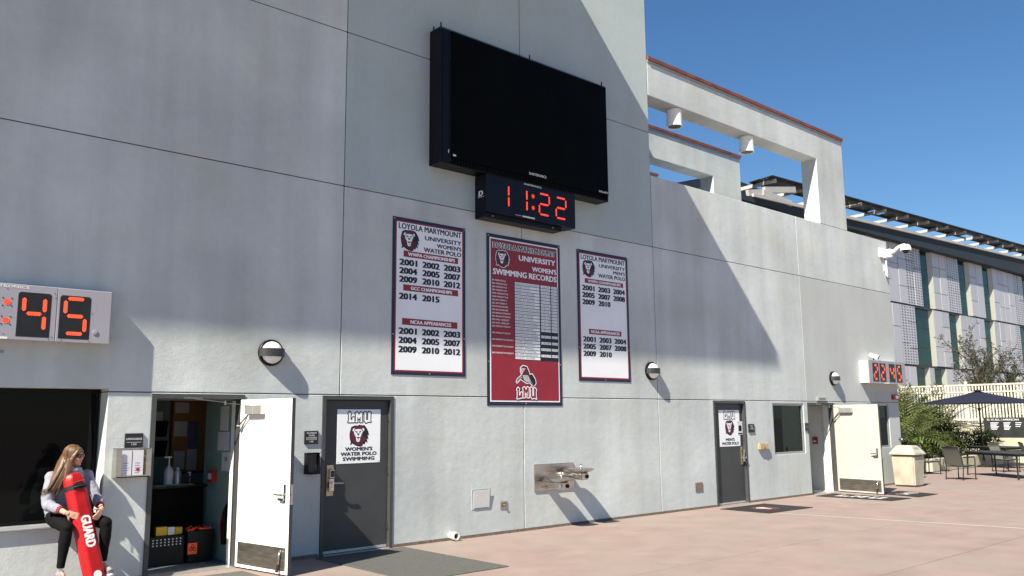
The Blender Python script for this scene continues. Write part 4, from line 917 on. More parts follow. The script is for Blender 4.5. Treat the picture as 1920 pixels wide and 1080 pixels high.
for k in range(16): x, y = rnd.uniform(4.50, 4.80), rnd.uniform(.66, .92); b.tube([(x, y, .42), (x+rnd.uniform(-.05, .05), y, .445+rnd.uniform(0, .02)), (x+rnd.uniform(-.1, .1), y, .43)], .008, 5)
tag(b.build('rope_coil', 'orange', None, (4.65, .8, .42)), 'loose orange rope coil on the black waste bin', 'rope')

# ------------------------------------------------------------------ far end: bin, tables, chairs, umbrella
tb_ = T('litter_bin', 'square cream litter bin with hooded lid at the wall end', 'litter bin', (23.15, -.53, 0))
b = MB(); b.add([(22.90, -.80, .02), (23.46, -.80, .02), (23.46, -.26, .02), (22.90, -.26, .02), (22.86, -.83, .80), (23.50, -.83, .80), (23.50, -.23, .80), (22.86, -.23, .80)], [(0, 3, 2, 1), (0, 1, 5, 4), (1, 2, 6, 5), (2, 3, 7, 6), (3, 0, 4, 7), (4, 5, 6, 7)]); b.build('bin_body', 'bin_stone', tb_, bevel=.03, seg=2)
b = MB(); b.box(22.87, 23.49, -.82, -.24, .80, .815); b.build('shadow_gap', 'black', tb_)
b = MB(); b.add([(22.82, -.87, .816), (23.54, -.87, .816), (23.54, -.19, .816), (22.82, -.19, .816), (22.82, -.87, .855), (23.54, -.87, .855), (23.54, -.19, .855), (22.82, -.19, .855), (22.98, -.72, 1.06), (23.38, -.72, 1.06), (23.38, -.34, 1.06), (22.98, -.34, 1.06)],
    [(0, 3, 2, 1), (0, 1, 5, 4), (1, 2, 6, 5), (2, 3, 7, 6), (3, 0, 4, 7), (4, 5, 9, 8), (5, 6, 10, 9), (6, 7, 11, 10), (7, 4, 8, 11), (8, 9, 10, 11)]); b.build('lid', 'bin_stone', tb_, bevel=.015, seg=2)
fl = Vector((0, -.80, .205)).normalized()
b = MB(); b.add([(23.03, -.828, .905), (23.33, -.828, .905), (23.30, -.762, 1.01), (23.06, -.762, 1.01)], [(0, 1, 2, 3)]); o = b.build('flap', 'alu', tb_); 

def make_chair(label, pale=False):
    """sling armchair, front towards local +x, feet on z=0"""
    t = T('patio_chair', label, 'chair', (0, 0, 0), 'sling armchairs round the patio tables')
    for sy in (-1, 1):
        b = MB(); y = sy*.27
        b.tube([(.27, y, 0), (.29, y, .42), (.30, y, .60), (.26, y, .64), (-.22, y, .64)], .015, 8); b.build('leg', 'patio_metal', t, smooth=True)
        b = MB(); b.tube([(-.30, y, 0), (-.24, y, .40), (-.30, y, .66), (-.40, y, .93)], .015, 8); b.build('leg', 'patio_metal', t, smooth=True)
        b = MB(); b.bar((-.2, y, .652), (.27, y, .652), .045, .018); b.build('armrest', 'patio_metal', t, bevel=.004)
        b = MB(); b.tube([(.26, y, .40), (-.24, y, .38)], .014, 8); b.build('seat_rail', 'patio_metal', t)
    b = MB(); n = 10; vs = []; fs = []
    prof = [(.28, .415), (.18, .40), (.0, .375), (-.15, .37), (-.225, .40)]
    def sheet(prof, th, mat, nm):
        b = MB(); vs = []; fs = []
        for x, z in prof: vs += [(x, -.255, z), (x, .255, z), (x-.004, .255, z-th), (x-.004, -.255, z-th)]
        for i in range(len(prof)-1):
            for q in range(4): fs.append((4*i+q, 4*i+(q+1) % 4, 4*i+4+(q+1) % 4, 4*i+4+q))
        k = 4*(len(prof)-1); b.add(vs, fs+[(0, 3, 2, 1), (k, k+1, k+2, k+3)]); return b.build(nm, mat, t, smooth='auto')
    sheet(prof, .008, 'sling', 'seat'); sheet([(-.235, .42), (-.262, .52), (-.30, .66), (-.35, .80), (-.40, .93), (-.425, .95)], .008, 'sling_pale' if pale else 'sling', 'backrest')
    b = MB(); b.tube([(-.40, -.27, .93), (-.425, 0, .952), (-.40, .27, .93)], .015, 8); b.build('back_rail', 'patio_metal', t, smooth=True)
    b = MB(); b.tube([(.27, -.27, .03), (.27, .27, .03)], .010, 6); b.tube([(-.295, -.27, .03), (-.295, .27, .03)], .010, 6); b.build('stretcher', 'patio_metal', t)
    return t
ch = make_chair('dark sling armchair nearest the camera, by the table corner'); ch.location = (26.52, -.55, 0); ch.rotation_euler = (0, 0, R(-14))

pc = make_chair('pale-backed sling armchair half hidden behind the litter bin', True); pc.location = (26.6, 1.55, 0); pc.rotation_euler = (0, 0, R(-25))
dup(pc, (28.3, 1.15, 0), R(-30), 'pale-backed sling armchair with its back to the palms, beyond the litter bin')
dup(pc, (31.0, -.25, 0), R(-35), 'pale-backed sling armchair on the far side of the near table')
dup(pc, (31.6, -.95, 0), R(-60), 'pale-backed sling armchair at the right picture edge')
dup(ch, (32.0, 1.9, 0), R(-30), 'dark sling armchair before the far table under the umbrella')
def make_table(label, L, W):
    t = T('patio_table', label, 'table', (0, 0, 0), 'dark patio tables')
    b = MB(); b.box(-L/2, L/2, -W/2, W/2, .715, .74); b.build('table_top', 'table_top', t, bevel=.006); b = MB(); b.box(-L/2+.04, L/2-.04, -W/2+.04, W/2-.04, .655, .7145); b.build('apron', 'patio_metal', t)
    for sx in (-1, 1):
        for sy in (-1, 1):
            b = MB(); x, y = sx*(L/2-.10), sy*(W/2-.10); b.tube([(x+sx*.03, y+sy*.03, 0), (x, y, .655)], [.02, .03], 8); b.build('leg', 'patio_metal', t, smooth='auto')
    return t
t1 = make_table('long dark patio table in front, cut by the picture edge', 2.4, 1.1); t1.location = (28.35, -1.15, 0); t1.rotation_euler = (0, 0, R(55))
t2 = make_table('dark patio table standing under the navy umbrella', 1.9, 1.1); t2.location = (33.3, .75, 0); t2.rotation_euler = (0, 0, R(60))
um = T('patio_umbrella', 'navy market umbrella with dark pole over the far table', 'umbrella', (33.4, 1.28, 0))
c = Vector((33.4, 1.28, 0)); ap_ = c+Vector((0, 0, 2.72)); cor = []
for k in range(4):
    a = R(-19.6)+k*math.pi/2; cor.append(c+Vector((2.1*math.sin(a+R(19.6)-R(19.6))*1.0, 2.1*math.cos(a), 2.27)))
b = MB(); n = 8
for k in range(4):
    p, q = cor[k], cor[(k+1) % 4]; vs = []; fs = []
    for i in range(n+1):
        for j in range(n+1-i):
            u_, v_ = i/n, j/n; w_ = 1-u_-v_; P_ = ap_*w_+p*u_+q*v_; P_.z -= .10*(u_+v_)*w_*2+.05*4*u_*v_*(u_+v_)*0.5; vs.append(P_)
    idx = {}; m_ = 0
    for i in range(n+1):
        for j in range(n+1-i): idx[i, j] = m_; m_ += 1
    for i in range(n):
        for j in range(n-i):
            fs.append((idx[i, j], idx[i+1, j], idx[i, j+1]))
            if j < n-i-1: fs.append((idx[i+1, j], idx[i+1, j+1], idx[i, j+1]))
    b.add(vs, fs)
cn = b.build('canopy', 'navy_cloth', um)
b = MB(); b.lathe([(.22, 2.70), (.12, 2.735), (.02, 2.76)], c, 12); b.build('vent', 'navy_cloth', cn)
b = MB(); b.tube([c, ap_], .03, 10); b.build('pole', 'patio_metal', um); b = MB(); b.lathe([(.30, .0), (.30, .05), (.06, .09), (.05, .35)], c, 20); b.build('base', 'patio_metal', um)
for k in range(4):
    b = MB(); b.tube([ap_-Vector((0, 0, .06)), cor[k]-Vector((0, 0, .02))], .012, 6); rb = b.build('rib', 'patio_metal', um); b = MB(); b.tube([c+Vector((0, 0, 2.05)), ap_*.55+cor[k]*.45-Vector((0, 0, .06))], .012, 6); b.build('strut', 'patio_metal', rb)
b = MB(); b.lathe([(.05, 2.0), (.05, 2.1)], c, 12); b.build('runner', 'patio_metal', um)

# ------------------------------------------------------------------ planting, fence and board beyond the deck
FX = 37.2
fn = T('picket_fence', 'cream picket fence with double top rail behind the palms', 'fence', (FX, -4, 0))
for k in range(118):
    y = 8.5-.118*k
    b = MB(); b.box(FX, FX+.03, y-.028, y+.028, 1.55, 3.02); b.build('picket', 'fence_white', fn)
for (za, zb) in ((3.02, 3.085), (2.74, 2.79), (1.62, 1.70)):
    b = MB(); b.box(FX-.02, FX+.05, -5.6, 8.7, za, zb); b.build('rail', 'fence_white', fn)
for y in (8.4, 5.75, 3.09, .43, -2.23, -4.9):
    b = MB(); b.box(FX-.03, FX+.06, y-.06, y+.06, 1.4, 3.16); p_ = b.build('post', 'fence_white', fn, bevel=.008); b = MB(); b.add([(FX-.045, y-.075, 3.161), (FX+.075, y-.075, 3.161), (FX+.075, y+.075, 3.161), (FX-.045, y+.075, 3.161), (FX+.015, y, 3.22)], [(0, 3, 2, 1), (0, 1, 4), (1, 2, 4), (2, 3, 4), (3, 0, 4)]); b.build('post_cap', 'fence_white', p_)
lw = T('planter_wall', 'low cream garden wall under the picket fence', 'wall', (FX, 0, 0)); b = MB(); b.box(FX-.12, FX+.3, -6, 9, 0, 1.42); b.build('wall_body', 'cream_wall', lw, bevel=.01); b = MB(); b.box(FX-.16, FX+.34, -6, 9, 1.425, 1.48); b.build('coping', 'cream_wall', lw)
rb_ = T('record_board', 'dark record board with white lettering below the fence', 'board', (FX-.3, 0, .95)); b = MB(); b.box(FX-.24, FX-.19, -4.2, 2.45, .96, 1.74); b.build('panel', 'board', rb_, bevel=.004); b = MB(); b.box(FX-.235, FX-.2, -4.2, 2.45, .5, .955); b.build('skirt', 'cream_wall', rb_)
text("75 75 ALL / AMERICAN", (FX-.244, 1.75, 1.62), .07, 'paper', rb_, width=1.15, u=(0, -1, 0))
for y0_, w_, n_, dz_ in ((2.2, .3, 6, .05), (1.72, .25, 6, .05), (1.3, .22, 3, .07), (.98, .22, 3, .07)):
    b = MB()
    for k in range(n_): b.box(FX-.2445, FX-.2415, y0_-w_*(1-.13*(k % 3)), y0_, 1.52-k*dz_, 1.548-k*dz_)
    b.build('small_print', 'paper', rb_)['kind'] = 'stuff'
b = MB(); b.box(29.6, 37.0, 1.45, 8.9, .0, .34); b.box(29.5, 37.0, 1.4, 1.6, 0, .40); b.box(29.45, 29.65, 1.4, 8.9, 0, .40)
pl = T('planter_bed', 'raised planter bed with cream kerb behind the patio tables', 'planter', (33, 4, 0)); b = MB(); b.box(29.65, 37.0, 1.65, 8.9, .0, .34); b.build('soil', 'soil', pl); b = MB(); b.box(29.45, 37.05, 1.45, 1.645, 0, .42); b.box(29.45, 29.645, 1.645, 8.9, 0, .42); b.build('kerb', 'cream_wall', pl, bevel=.01)

def blade(b, base, d, up, L, w, droop, n=4):
    """one drooping leaf blade"""
    side = d.cross(up); side = side.normalized() if side.length > 1e-3 else Vector((1, 0, 0)); vs = []; fs = []; p = Vector(base); dd = d.copy()
    for i in range(n+1):
        t = i/n; ww = w*(1-t)**.7*min(1, .45+2.2*t)
        vs += [p-side*ww, p+side*ww]; dd = (dd+Vector((0, 0, -droop/n))).normalized(); p = p+dd*L/n
    for i in range(n): fs.append((2*i, 2*i+1, 2*i+3, 2*i+2))
    b.add(vs, fs)
def palm(label, base, h, nf, L, seed, mat='leaf_palm', cat='palm'):
    """clump of arching pinnate fronds on a short trunk"""
    rnd = random.Random(seed); t = T('palm_plant', label, cat, base, 'palms in the planter'); B = Vector(base)
    b = MB(); b.tube([B, B+Vector((rnd.uniform(-.1, .1), rnd.uniform(-.1, .1), h))], [.13, .10], 8); b.build('trunk', 'bark', t, smooth=True)
    b = MB(); top = B+Vector((0, 0, h)); st = MB()
    for i in range(nf):
        a = 2.4*i+rnd.uniform(-.3, .3); el = rnd.uniform(.15, 1.35); d = Vector((math.cos(a)*math.cos(el), math.sin(a)*math.cos(el), math.sin(el))); Lf = L*rnd.uniform(.75, 1.15)
        p = top.copy(); dd = d.copy(); n = 13; pts = [p.copy()]
        for k in range(n):
            dd = (dd+Vector((0, 0, -.115*rnd.uniform(.6, 1.3)))).normalized(); p = p+dd*Lf/n; pts.append(p.copy())
            if k < 1: continue
            side = dd.cross(Vector((0, 0, 1)))
            if side.length < .05: side = Vector((math.sin(a), -math.cos(a), 0))
            side.normalize(); up = side.cross(dd)
            for sg in (-1, 1):
                ld = (side*sg*.8+dd*.75+up*.25).normalized(); blade(b, p, ld, up, .42*Lf/1.5*(1-.55*abs(k/n-.45)), .021, .55, 3)
        st.tube(pts, [.018*(1-k/(len(pts)))+.004 for k in range(len(pts))], 4)
    b.build('fronds', mat, t, fix=False)['kind'] = 'stuff'; st.build('frond_stems', 'leaf_shrub', t)['kind'] = 'stuff'
    return t
palm('feathery palm at the left end, behind the litter bin', (30.4, 3.6, .34), .55, 46, 1.8, 1)
palm('tall feathery palm in the middle of the planter', (32.3, 3.5, .34), .85, 48, 1.95, 2)
palm('broad palm beside the umbrella pole', (34.2, 3.0, .34), .65, 46, 1.85, 3)
palm('palm against the fence behind the others', (35.2, 5.0, .34), 1.2, 32, 1.8, 4)
def shrub(label, base, r, n, seed, mat, ls=.07, name='shrub', group='low shrubs in the planter'):
    rnd = random.Random(seed); t = T(name, label, 'shrub', base, group); B = Vector(base); b = MB(); st = MB()
    lobes = [(Vector((rnd.uniform(-.6, .6)*r[0], rnd.uniform(-.6, .6)*r[1], rnd.uniform(.35, .75)*r[2])), rnd.uniform(.35, .6)) for _ in range(7)]
    for lc, lr in lobes: st.tube([B, B+lc*.6, B+lc], [.03, .02, .008], 5)
    for i in range(n):
        lc, lr = lobes[i % 7]; d = Vector((rnd.gauss(0, 1), rnd.gauss(0, 1), rnd.gauss(0, .9))).normalized(); p = B+lc+Vector((d.x*r[0], d.y*r[1], d.z*r[2]*.7))*lr*rnd.uniform(.45, 1.05)
        if p.z < B.z: p.z = B.z+.05
        ld = (d+Vector((rnd.uniform(-.7, .7), rnd.uniform(-.7, .7), rnd.uniform(-.2, .8)))).normalized(); blade(b, p, ld, Vector((rnd.uniform(-1, 1), rnd.uniform(-1, 1), 1)), ls*rnd.uniform(1.2, 2.6), ls*.32, .4, 2)
    b.build('foliage', mat, t, fix=False)['kind'] = 'stuff'; st.build('stems', 'bark', t)
    return t
shrub('bright leafy shrub right of the umbrella pole', (35.6, 1.95, .3), (.9, .7, 1.0), 1300, 11, 'leaf_bright', .09)
shrub('bright low plant at the left foot of the palms', (30.2, 2.1, .34), (.8, .6, .75), 1100, 12, 'leaf_bright', .085)
shrub('dark bushy shrub at the planter centre', (31.6, 2.4, .34), (1.0, .8, 1.1), 1500, 13, 'leaf_shrub', .08)
shrub('dark bushy shrub below the broad palm', (33.6, 2.2, .34), (1.0, .7, .9), 1400, 14, 'leaf_shrub', .08)
palm('low palm at the near left corner of the planter', (30.6, 2.6, .34), .35, 40, 1.45, 6)
shrub('tall hedge-like shrub against the fence, left end', (35.8, 6.3, .34), (1.1, 1.3, 2.9), 2600, 15, 'leaf_shrub', .09)
shrub('tall hedge-like shrub against the fence, behind the palms', (36.0, 4.2, .34), (1.0, 1.2, 2.6), 2400, 16, 'leaf_shrub', .09)

for i, (y_, lb) in enumerate(((5.5, 'dark hedge bush behind the fence, left'), (2.6, 'dark hedge bush behind the fence, centre'), (-.4, 'dark hedge bush behind the fence, right'), (-3.2, 'dark hedge bush behind the fence at the right edge'))):
    shrub(lb, (39.3, y_, 0), (1.0, 1.5, 2.6), 1500, 30+i, 'leaf_shrub', .10, 'hedge_bush', 'bushes behind the fence')
def tree(label, base, h, seed, spread, nleaf, dens=1.0):
    rnd = random.Random(seed); t = T('sparse_tree', label, 'tree', base, 'thin trees behind the fence'); B = Vector(base); tr = MB(); tw = MB(); lf = MB()
    tr.tube([B, B+Vector((.1, .05, h*.3)), B+Vector((-.05, .1, h*.55))], [.11, .085, .06], 8)
    ends = []
    for i in range(16):
        z = h*rnd.uniform(.28, .58); a = rnd.uniform(0, 6.28); p = B+Vector((0, .05, z)); d = Vector((math.cos(a)*.75, math.sin(a)*.75, rnd.uniform(.5, 1.3))).normalized(); L = spread*rnd.uniform(.6, 1.15)*(1.2-.3*z/h); pts = [p.copy()]
        for k in range(5):
            d = (d+Vector((rnd.uniform(-.25, .25), rnd.uniform(-.25, .25), rnd.uniform(-.05, .25)))).normalized(); p = p+d*L/5; pts.append(p.copy())
            for _ in range(2):
                e = (d+Vector((rnd.uniform(-1, 1), rnd.uniform(-1, 1), rnd.uniform(-.2, .8)))).normalized(); q = p+e*rnd.uniform(.25, .75); tw.tube([p, q], [.010, .004], 3, cap=False); ends.append((p, q))
        tw.tube(pts, [.035*(1-k/6)+.004 for k in range(6)], 5)
    for k in range(nleaf):
        p, q = ends[k % len(ends)]; c_ = p.lerp(q, rnd.uniform(.2, 1.1))+Vector((rnd.gauss(0, .06), rnd.gauss(0, .06), rnd.gauss(0, .06)))
        blade(lf, c_, Vector((rnd.uniform(-1, 1), rnd.uniform(-1, 1), rnd.uniform(-.6, .8))).normalized(), Vector((rnd.uniform(-1, 1), rnd.uniform(-1, 1), 1)), rnd.uniform(.09, .17), .035, .3, 2)
    tk = tr.build('trunk', 'bark', t, smooth=True); tw.build('twigs', 'bark', tk, fix=False)['kind'] = 'stuff'
    lf.build('crown', 'leaf_dry', t, fix=False)['kind'] = 'stuff'
    return t
tree('thin sparse tree left of the umbrella top, behind the fence', (46.5, 5.9, 0), 6.2, 21, 1.7, 1500)
tree('thin sparse tree above the umbrella, behind the fence', (48.5, 6.4, 0), 7.3, 22, 2.1, 2600)
tree('thin sparse tree right of the umbrella, behind the fence', (51.5, 6.2, 0), 5.6, 23, 2.0, 2400)
tree('thin sparse tree at the right picture edge, behind the fence', (54.5, 5.2, 0), 5.4, 24, 2.2, 2600)

# ------------------------------------------------------------------ the panelled building far behind
fbd = T('panel_building', 'far grey metal-panelled building with tall green windows and solar canopy', 'building', (68, 15, 0))
b = MB(); b.box(34, 105, 15.95, 34, 0, 13.9); b.build('core_wall', 'panel_back', fbd)
WIN = {2: [(51.92, 54.0), (62.57, 64.6), (69.47, 71.6), (74.37, 76.5), (83.52, 85.6), (90.72, 92.8)], 1: [(50.72, 52.8), (61.02, 64.1), (66.92, 69.05), (73.84, 75.98), (81.92, 84.0), (89.92, 92.0)], 0: [(52.72, 54.8), (60.58, 62.72), (63.52, 65.55), (71.22, 73.3), (78.22, 80.3), (85.72, 88)]}
ZR = {2: (9.56, 13.95), 1: (5.34, 9.46), 0: (.05, 5.22)}
PERF = {2: ((60.4, 62.85), (67.9, 69.75), (81.6, 83.8)), 1: ((58.9, 61.3), (80.6, 82.2)), 0: ()}
rnd = random.Random(8)
for r, ws in WIN.items():
    z0, z1 = ZR[r]; edges = [44.0]+[v for w_ in ws for v in w_]+[100.0]
    for a, c in zip(edges[0::2], edges[1::2]):
        n = max(1, round((c-a)/1.22)); st = (c-a)/n
        for i in range(n):
            xa, xb = a+i*st+.025, a+(i+1)*st-.025; cuts = sorted({z0, z1, *[z0+(z1-z0)*f for f in rnd.choice(((.35,), (.62,), (.28, .72), (.5,)))]})
            pf = any(p[0]-.3 < (xa+xb)/2 < p[1] for p in PERF[r])
            for za, zb in zip(cuts[:-1], cuts[1:]):
                dy = rnd.uniform(-.012, .012); b = MB(); b.box(xa, xb, 14.93+dy, 15.0+dy, za+.018, zb-.018)
                b.build('wall_panel', 'panel_perf' if pf else rnd.choice(('panel_a', 'panel_b', 'panel_c', 'panel_a')), fbd)
    for a, c in ws:
        b = MB(); b.box(a+.02, c-.02, 15.16, 15.24, z0, z1); wn = b.build('window', 'dark_frame', fbd)
        k = 0
        for f0, f1 in ((0, .30), (.30, .64), (.64, 1)):
            b = MB(); b.box(a+.06, c-.42 if c-a > 2 else c-.30, 15.135, 15.158, z0+(z1-z0)*f0+.05, z0+(z1-z0)*f1-.05); b.build('pane', 'green_glass', wn)
        b = MB(); b.prism([(c-.012, 14.92), (c-.012, 15.155), (c-(.40 if c-a > 2 else .29), 15.155)], z0+.01, z1-.01, 'z'); b.build('light_fin', 'fin', wn)
        b = MB(); b.box(a-.0, a+.04, 15.02, 15.15, z0, z1); b.box(a+.04, c-.02, 14.95, 15.15, z1-.06, z1); b.build('reveal', 'dark_frame', wn)
for z in (5.28, 9.51):
    b = MB(); b.box(44, 100, 14.97, 15.9, z-.04, z+.04); b.build('floor_joint', 'panel_back', fbd)
zf = lambda x: 14.17+.0352*(x-50.9)
b = MB(); xs = (36, 105); 
b.add([(36, 14.40, 13.45), (105, 14.40, 14.25), (105, 15.9, 14.25), (36, 15.9, 13.45), (36, 14.40, zf(36)), (105, 14.40, zf(105)), (105, 15.9, zf(105)), (36, 15.9, zf(36))], [(0, 3, 2, 1), (4, 5, 6, 7), (0, 1, 5, 4), (1, 2, 6, 5), (2, 3, 7, 6), (3, 0, 4, 7)])
fas = b.build('fascia', 'fascia', fbd)
b = MB(); b.bar((40.2, 14.36, zf(40.2)+.09), (105, 14.36, zf(105)+.09), .16, .17); b.build('gutter_beam', 'canopy_beam', fbd)
zc = lambda x: 15.56+.0312*(x-51)
x = 42.9
while x < 104:
    b = MB(); b.bar((x, 17.9, zc(x)-.12), (x, 14.5, zc(x)-.07), .14, .20); rf = b.build('rafter', 'canopy_beam', fbd); b = MB(); b.bar((x, 17.5, zf(x)-.2), (x, 17.5, zc(x)-.2), .16, .16, (0, 1, 0)); b.build('post', 'canopy_beam', rf); x += 3.45
for y, dz in ((14.75, .03), (15.8, -.0)):
    b = MB(); b.bar((42.3, y, zc(42.3)+dz), (104.5, y, zc(104.5)+dz), .09, .12); b.build('purlin', 'dark_frame', fbd)
x = 42.4; k = 0
while x < 104:
    for ya, yb, dz in ((14.4, 15.2, .11), (15.25, 15.95, .08)):
        if k % 9 == 8 and ya > 15: continue
        b = MB(); L_ = 1.72; b.add([(x, ya, zc(x)+dz), (x+L_, ya, zc(x+L_)+dz), (x+L_, yb, zc(x+L_)+dz-.05), (x, yb, zc(x)+dz-.05), (x, ya, zc(x)+dz+.045), (x+L_, ya, zc(x+L_)+dz+.045), (x+L_, yb, zc(x+L_)+dz-.005), (x, yb, zc(x)+dz-.005)], [(0, 3, 2, 1), (4, 5, 6, 7), (0, 1, 5, 4), (1, 2, 6, 5), (2, 3, 7, 6), (3, 0, 4, 7)]); b.build('solar_panel', 'solar', fbd)
    x += 1.78; k += 1
b = MB(); b.prism([(38.13, 14.99), (40.33, 15.64), (42.28, 16.2), (44.98, 16.26), (46.88, 16.15), (46.88, 14.549999999999999), (38.13, 13.39)], 18, 23, 'y'); b.build('plant_roof', 'solar', fbd)
# a raised corner of the canopy seen between the roof frames
for (x0_, y0_, z0_, x1_, y1_, z1_) in ((41.6, 14.5, 14.45, 44.8, 14.45, 15.0), (39.9, 14.5, 13.98, 41.3, 14.5, 14.25), (41.3, 14.45, 14.25, 44.2, 14.4, 14.05)):
    b = MB(); b.bar((x0_, y0_, z0_), (x1_, y1_, z1_), .18, .34); b.build('canopy_strut', 'canopy_beam', fbd)

# ------------------------------------------------------------------ the lifeguard and the rescue tube
def skinned(mb, name, mat, parent, vox=.007, smooth=6, fac=.5, disp=None):
    o = mb.build(name, mat, parent, smooth=False, fix=False)
    m = o.modifiers.new('Remesh', 'REMESH'); m.mode = 'VOXEL'; m.voxel_size = vox; m.use_smooth_shade = True
    m = o.modifiers.new('Smooth', 'SMOOTH'); m.iterations = smooth; m.factor = fac
    if disp:
        tx_ = bpy.data.textures.new(name+'_folds', 'CLOUDS'); tx_.noise_scale = disp[1]; tx_.noise_depth = 2
        m = o.modifiers.new('Folds', 'DISPLACE'); m.texture = tx_; m.strength = disp[0]; m.texture_coords = 'LOCAL'; m.mid_level = .5
        m = o.modifiers.new('Soft', 'SMOOTH'); m.iterations = 2
    return o
per = T('person', 'lifeguard in grey hoodie and black leggings sitting on the window sill', 'person', (2.78, -.1, .70))
V = Vector
pel = V((2.80, .02, .80)); chest = V((2.805, -.05, 1.12)); nk = V((2.82, -.085, 1.295)); hc = V((2.84, -.125, 1.462))
shL, shR = V((2.635, -.06, 1.235)), V((3.01, -.05, 1.235))
elL, elR = V((2.575, -.19, .965)), V((3.105, -.17, .985))
wrL, wrR = V((2.71, -.455, .875)), V((3.085, -.40, .89))
hpL, hpR = V((2.70, -.02, .80)), V((2.90, -.02, .80)); knL, knR = V((2.715, -.50, .725)), V((3.13, -.45, .735)); anL, anR = V((2.685, -.47, .30)), V((3.13, -.42, .32))
fdir = V((.70, -.71, -.03)).normalized(); sdir = fdir.cross(V((0, 0, 1))).normalized(); udir = sdir.cross(fdir)
rot = Matrix((sdir, fdir, udir)).transposed()
H = lambda s_, f_, u_: hc+sdir*s_+fdir*f_+udir*u_
body = MB()
# head: skull, face, jaw, nose, brow, chin, ears
body.ell(H(0, -.012, .022), (.073, .090, .095), rot, 18, 12); body.ell(H(0, .022, -.022), (.058, .062, .082), rot, 16, 10); body.ell(H(0, .035, -.068), (.042, .045, .032), rot, 14, 8)
body.ell(H(0, .068, -.085), (.018, .016, .016), rot); body.tube([H(0, .078, .022), H(0, .094, -.008), H(0, .100, -.020)], [.009, .011, .012], 8); body.ell(H(0, .090, -.024), (.016, .012, .008), rot); body.ell(H(0, .070, .034), (.048, .016, .010), rot)
for sg in (-1, 1): body.ell(H(sg*.034, .062, -.020), (.022, .020, .022), rot); body.ell(H(sg*.072, -.012, -.005), (.010, .020, .030), rot)
body.ell(H(0, .082, -.047), (.020, .010, .006), rot); body.ell(H(0, .080, -.056), (.017, .010, .006), rot)
body.tube([hc-udir*.05-fdir*.015, nk+V((0, 0, .03)), nk-V((0, 0, .05))], [.050, .050, .062], 14)
# trunk and limbs (mostly under the clothes)
body.ell(chest, (.12, .07, .17)); body.ell(pel, (.13, .09, .09)); body.tube([pel, chest], [.075, .075], 14)
def limb(a, m_, c, r): body.tube([a, a.lerp(m_, .5), m_, m_.lerp(c, .35), c], r, 12)
for a, m_, c in ((shL, elL, wrL), (shR, elR, wrR)):
    body.tube([chest+V((0, 0, .1)), a], [.06, .05], 10); limb(a, m_, c, [.046, .043, .036, .038, .025])
for a, m_, c in ((hpL, knL, anL), (hpR, knR, anR)): limb(a, m_, c, [.078, .068, .052, .055, .034]); body.ell(c+V((0, -.05, -.06)), (.035, .10, .03))
# hands: palm, four fingers, thumb
def hand(wr, pd, pn, across, lens, curl, thumb_side, spread=.25):
    pd = pd.normalized(); pn = (pn-pd*pn.dot(pd)).normalized(); ac = pd.cross(pn).normalized()*across
    m3 = Matrix((ac, pn, pd)).transposed(); body.ell(wr+pd*.045, (.038, .016, .052), m3, 14, 8); body.tube([wr-pd*.02, wr+pd*.03], [.024, .026], 10)
    for i in range(4):
        o_ = (i-1.5)*.0185; base = wr+pd*.085+ac*o_; d = (pd+ac*o_*spread*8).normalized(); L = lens*(.92, 1.05, 1.0, .80)[i]; pts = [base-d*.02, base]; c_ = curl
        for seg in (.44, .31, .25):
            d = (d*math.cos(c_)+pn*math.sin(c_)).normalized(); base = base+d*L*seg; pts.append(base.copy()); c_ *= 1.05
        body.tube(pts, [.0095, .0095, .009, .0085, .0065], 8)
    tb0 = wr+pd*.03+ac*thumb_side*.028; d = (pd*.7+ac*thumb_side*.75+pn*.25).normalized()
    body.tube([tb0-ac*thumb_side*.015, tb0+d*.03, tb0+d*.052+pn*.006, tb0+d*.074+pn*.014], [.013, .0115, .010, .0075], 8)
hand(wrL, V((.86, -.30, -.36)), V((.25, .85, -.1)), 1, .080, .16, -1)
hand(wrR, V((-.42, -.55, -.60)), V((-.60, .65, -.15)), 1, .078, .35, -1)
bo = skinned(body, 'body', 'skin', per, .0048, 3, .45)
# hoodie
hd = MB(); hd.ell(chest+V((0, .005, .01)), (.175, .125, .20), None, 20, 12); hd.ell(pel+V((-.005, -.01, .07)), (.195, .145, .125), None, 20, 12); hd.tube([pel+V((0, -.01, -.01)), pel+V((0, -.02, .10)), pel.lerp(chest, .6)+V((0, -.015, 0)), chest, chest+V((0, 0, .12))], [.182, .185, .178, .165, .12], 24, flat=.82)
hd.ell((shL+shR)/2+V((0, .005, .02)), (.20, .085, .055), None, 18, 10)
for a, m_, c, k in ((shL, elL, wrL, 0), (shR, elR, wrR, 1)):
    hd.ell(a, (.073, .07, .075)); pts = []; rs = []; n = 14; end = m_.lerp(c, .66)
    for i in range(n+1):
        t_ = i/n; p = (a.lerp(m_, t_/.52) if t_ < .52 else m_.lerp(end, (t_-.52)/.48)); pts.append(p+V((0, 0, -.012*math.sin(t_*math.pi)))); rs.append((.067-.015*t_)*(1+(.10*math.sin(t_*22+k*2) if t_ > .3 else 0)))
    rs[-1] = .040; rs[-2] = .050; hd.tube(pts, rs, 16)
hood = []
for k in range(13):
    a = R(-200+220*k/12+0); hood.append(nk+V((.098*math.cos(a+R(0)), .085*math.sin(a)+.015, .012+.035*(math.sin(a) > 0)*math.sin(a))))
hd.tube(hood, [.028, .034, .040, .046, .05, .052, .052, .05, .046, .042, .036, .032, .026], 12); hd.tube([nk+V((-.07, -.07, .01)), nk+V((-.02, -.115, -.06)), nk+V((.0, -.115, -.11))], [.026, .02, .012], 10); hd.tube([nk+V((.075, -.07, .01)), nk+V((.03, -.115, -.06)), nk+V((.01, -.115, -.11))], [.026, .02, .012], 10)
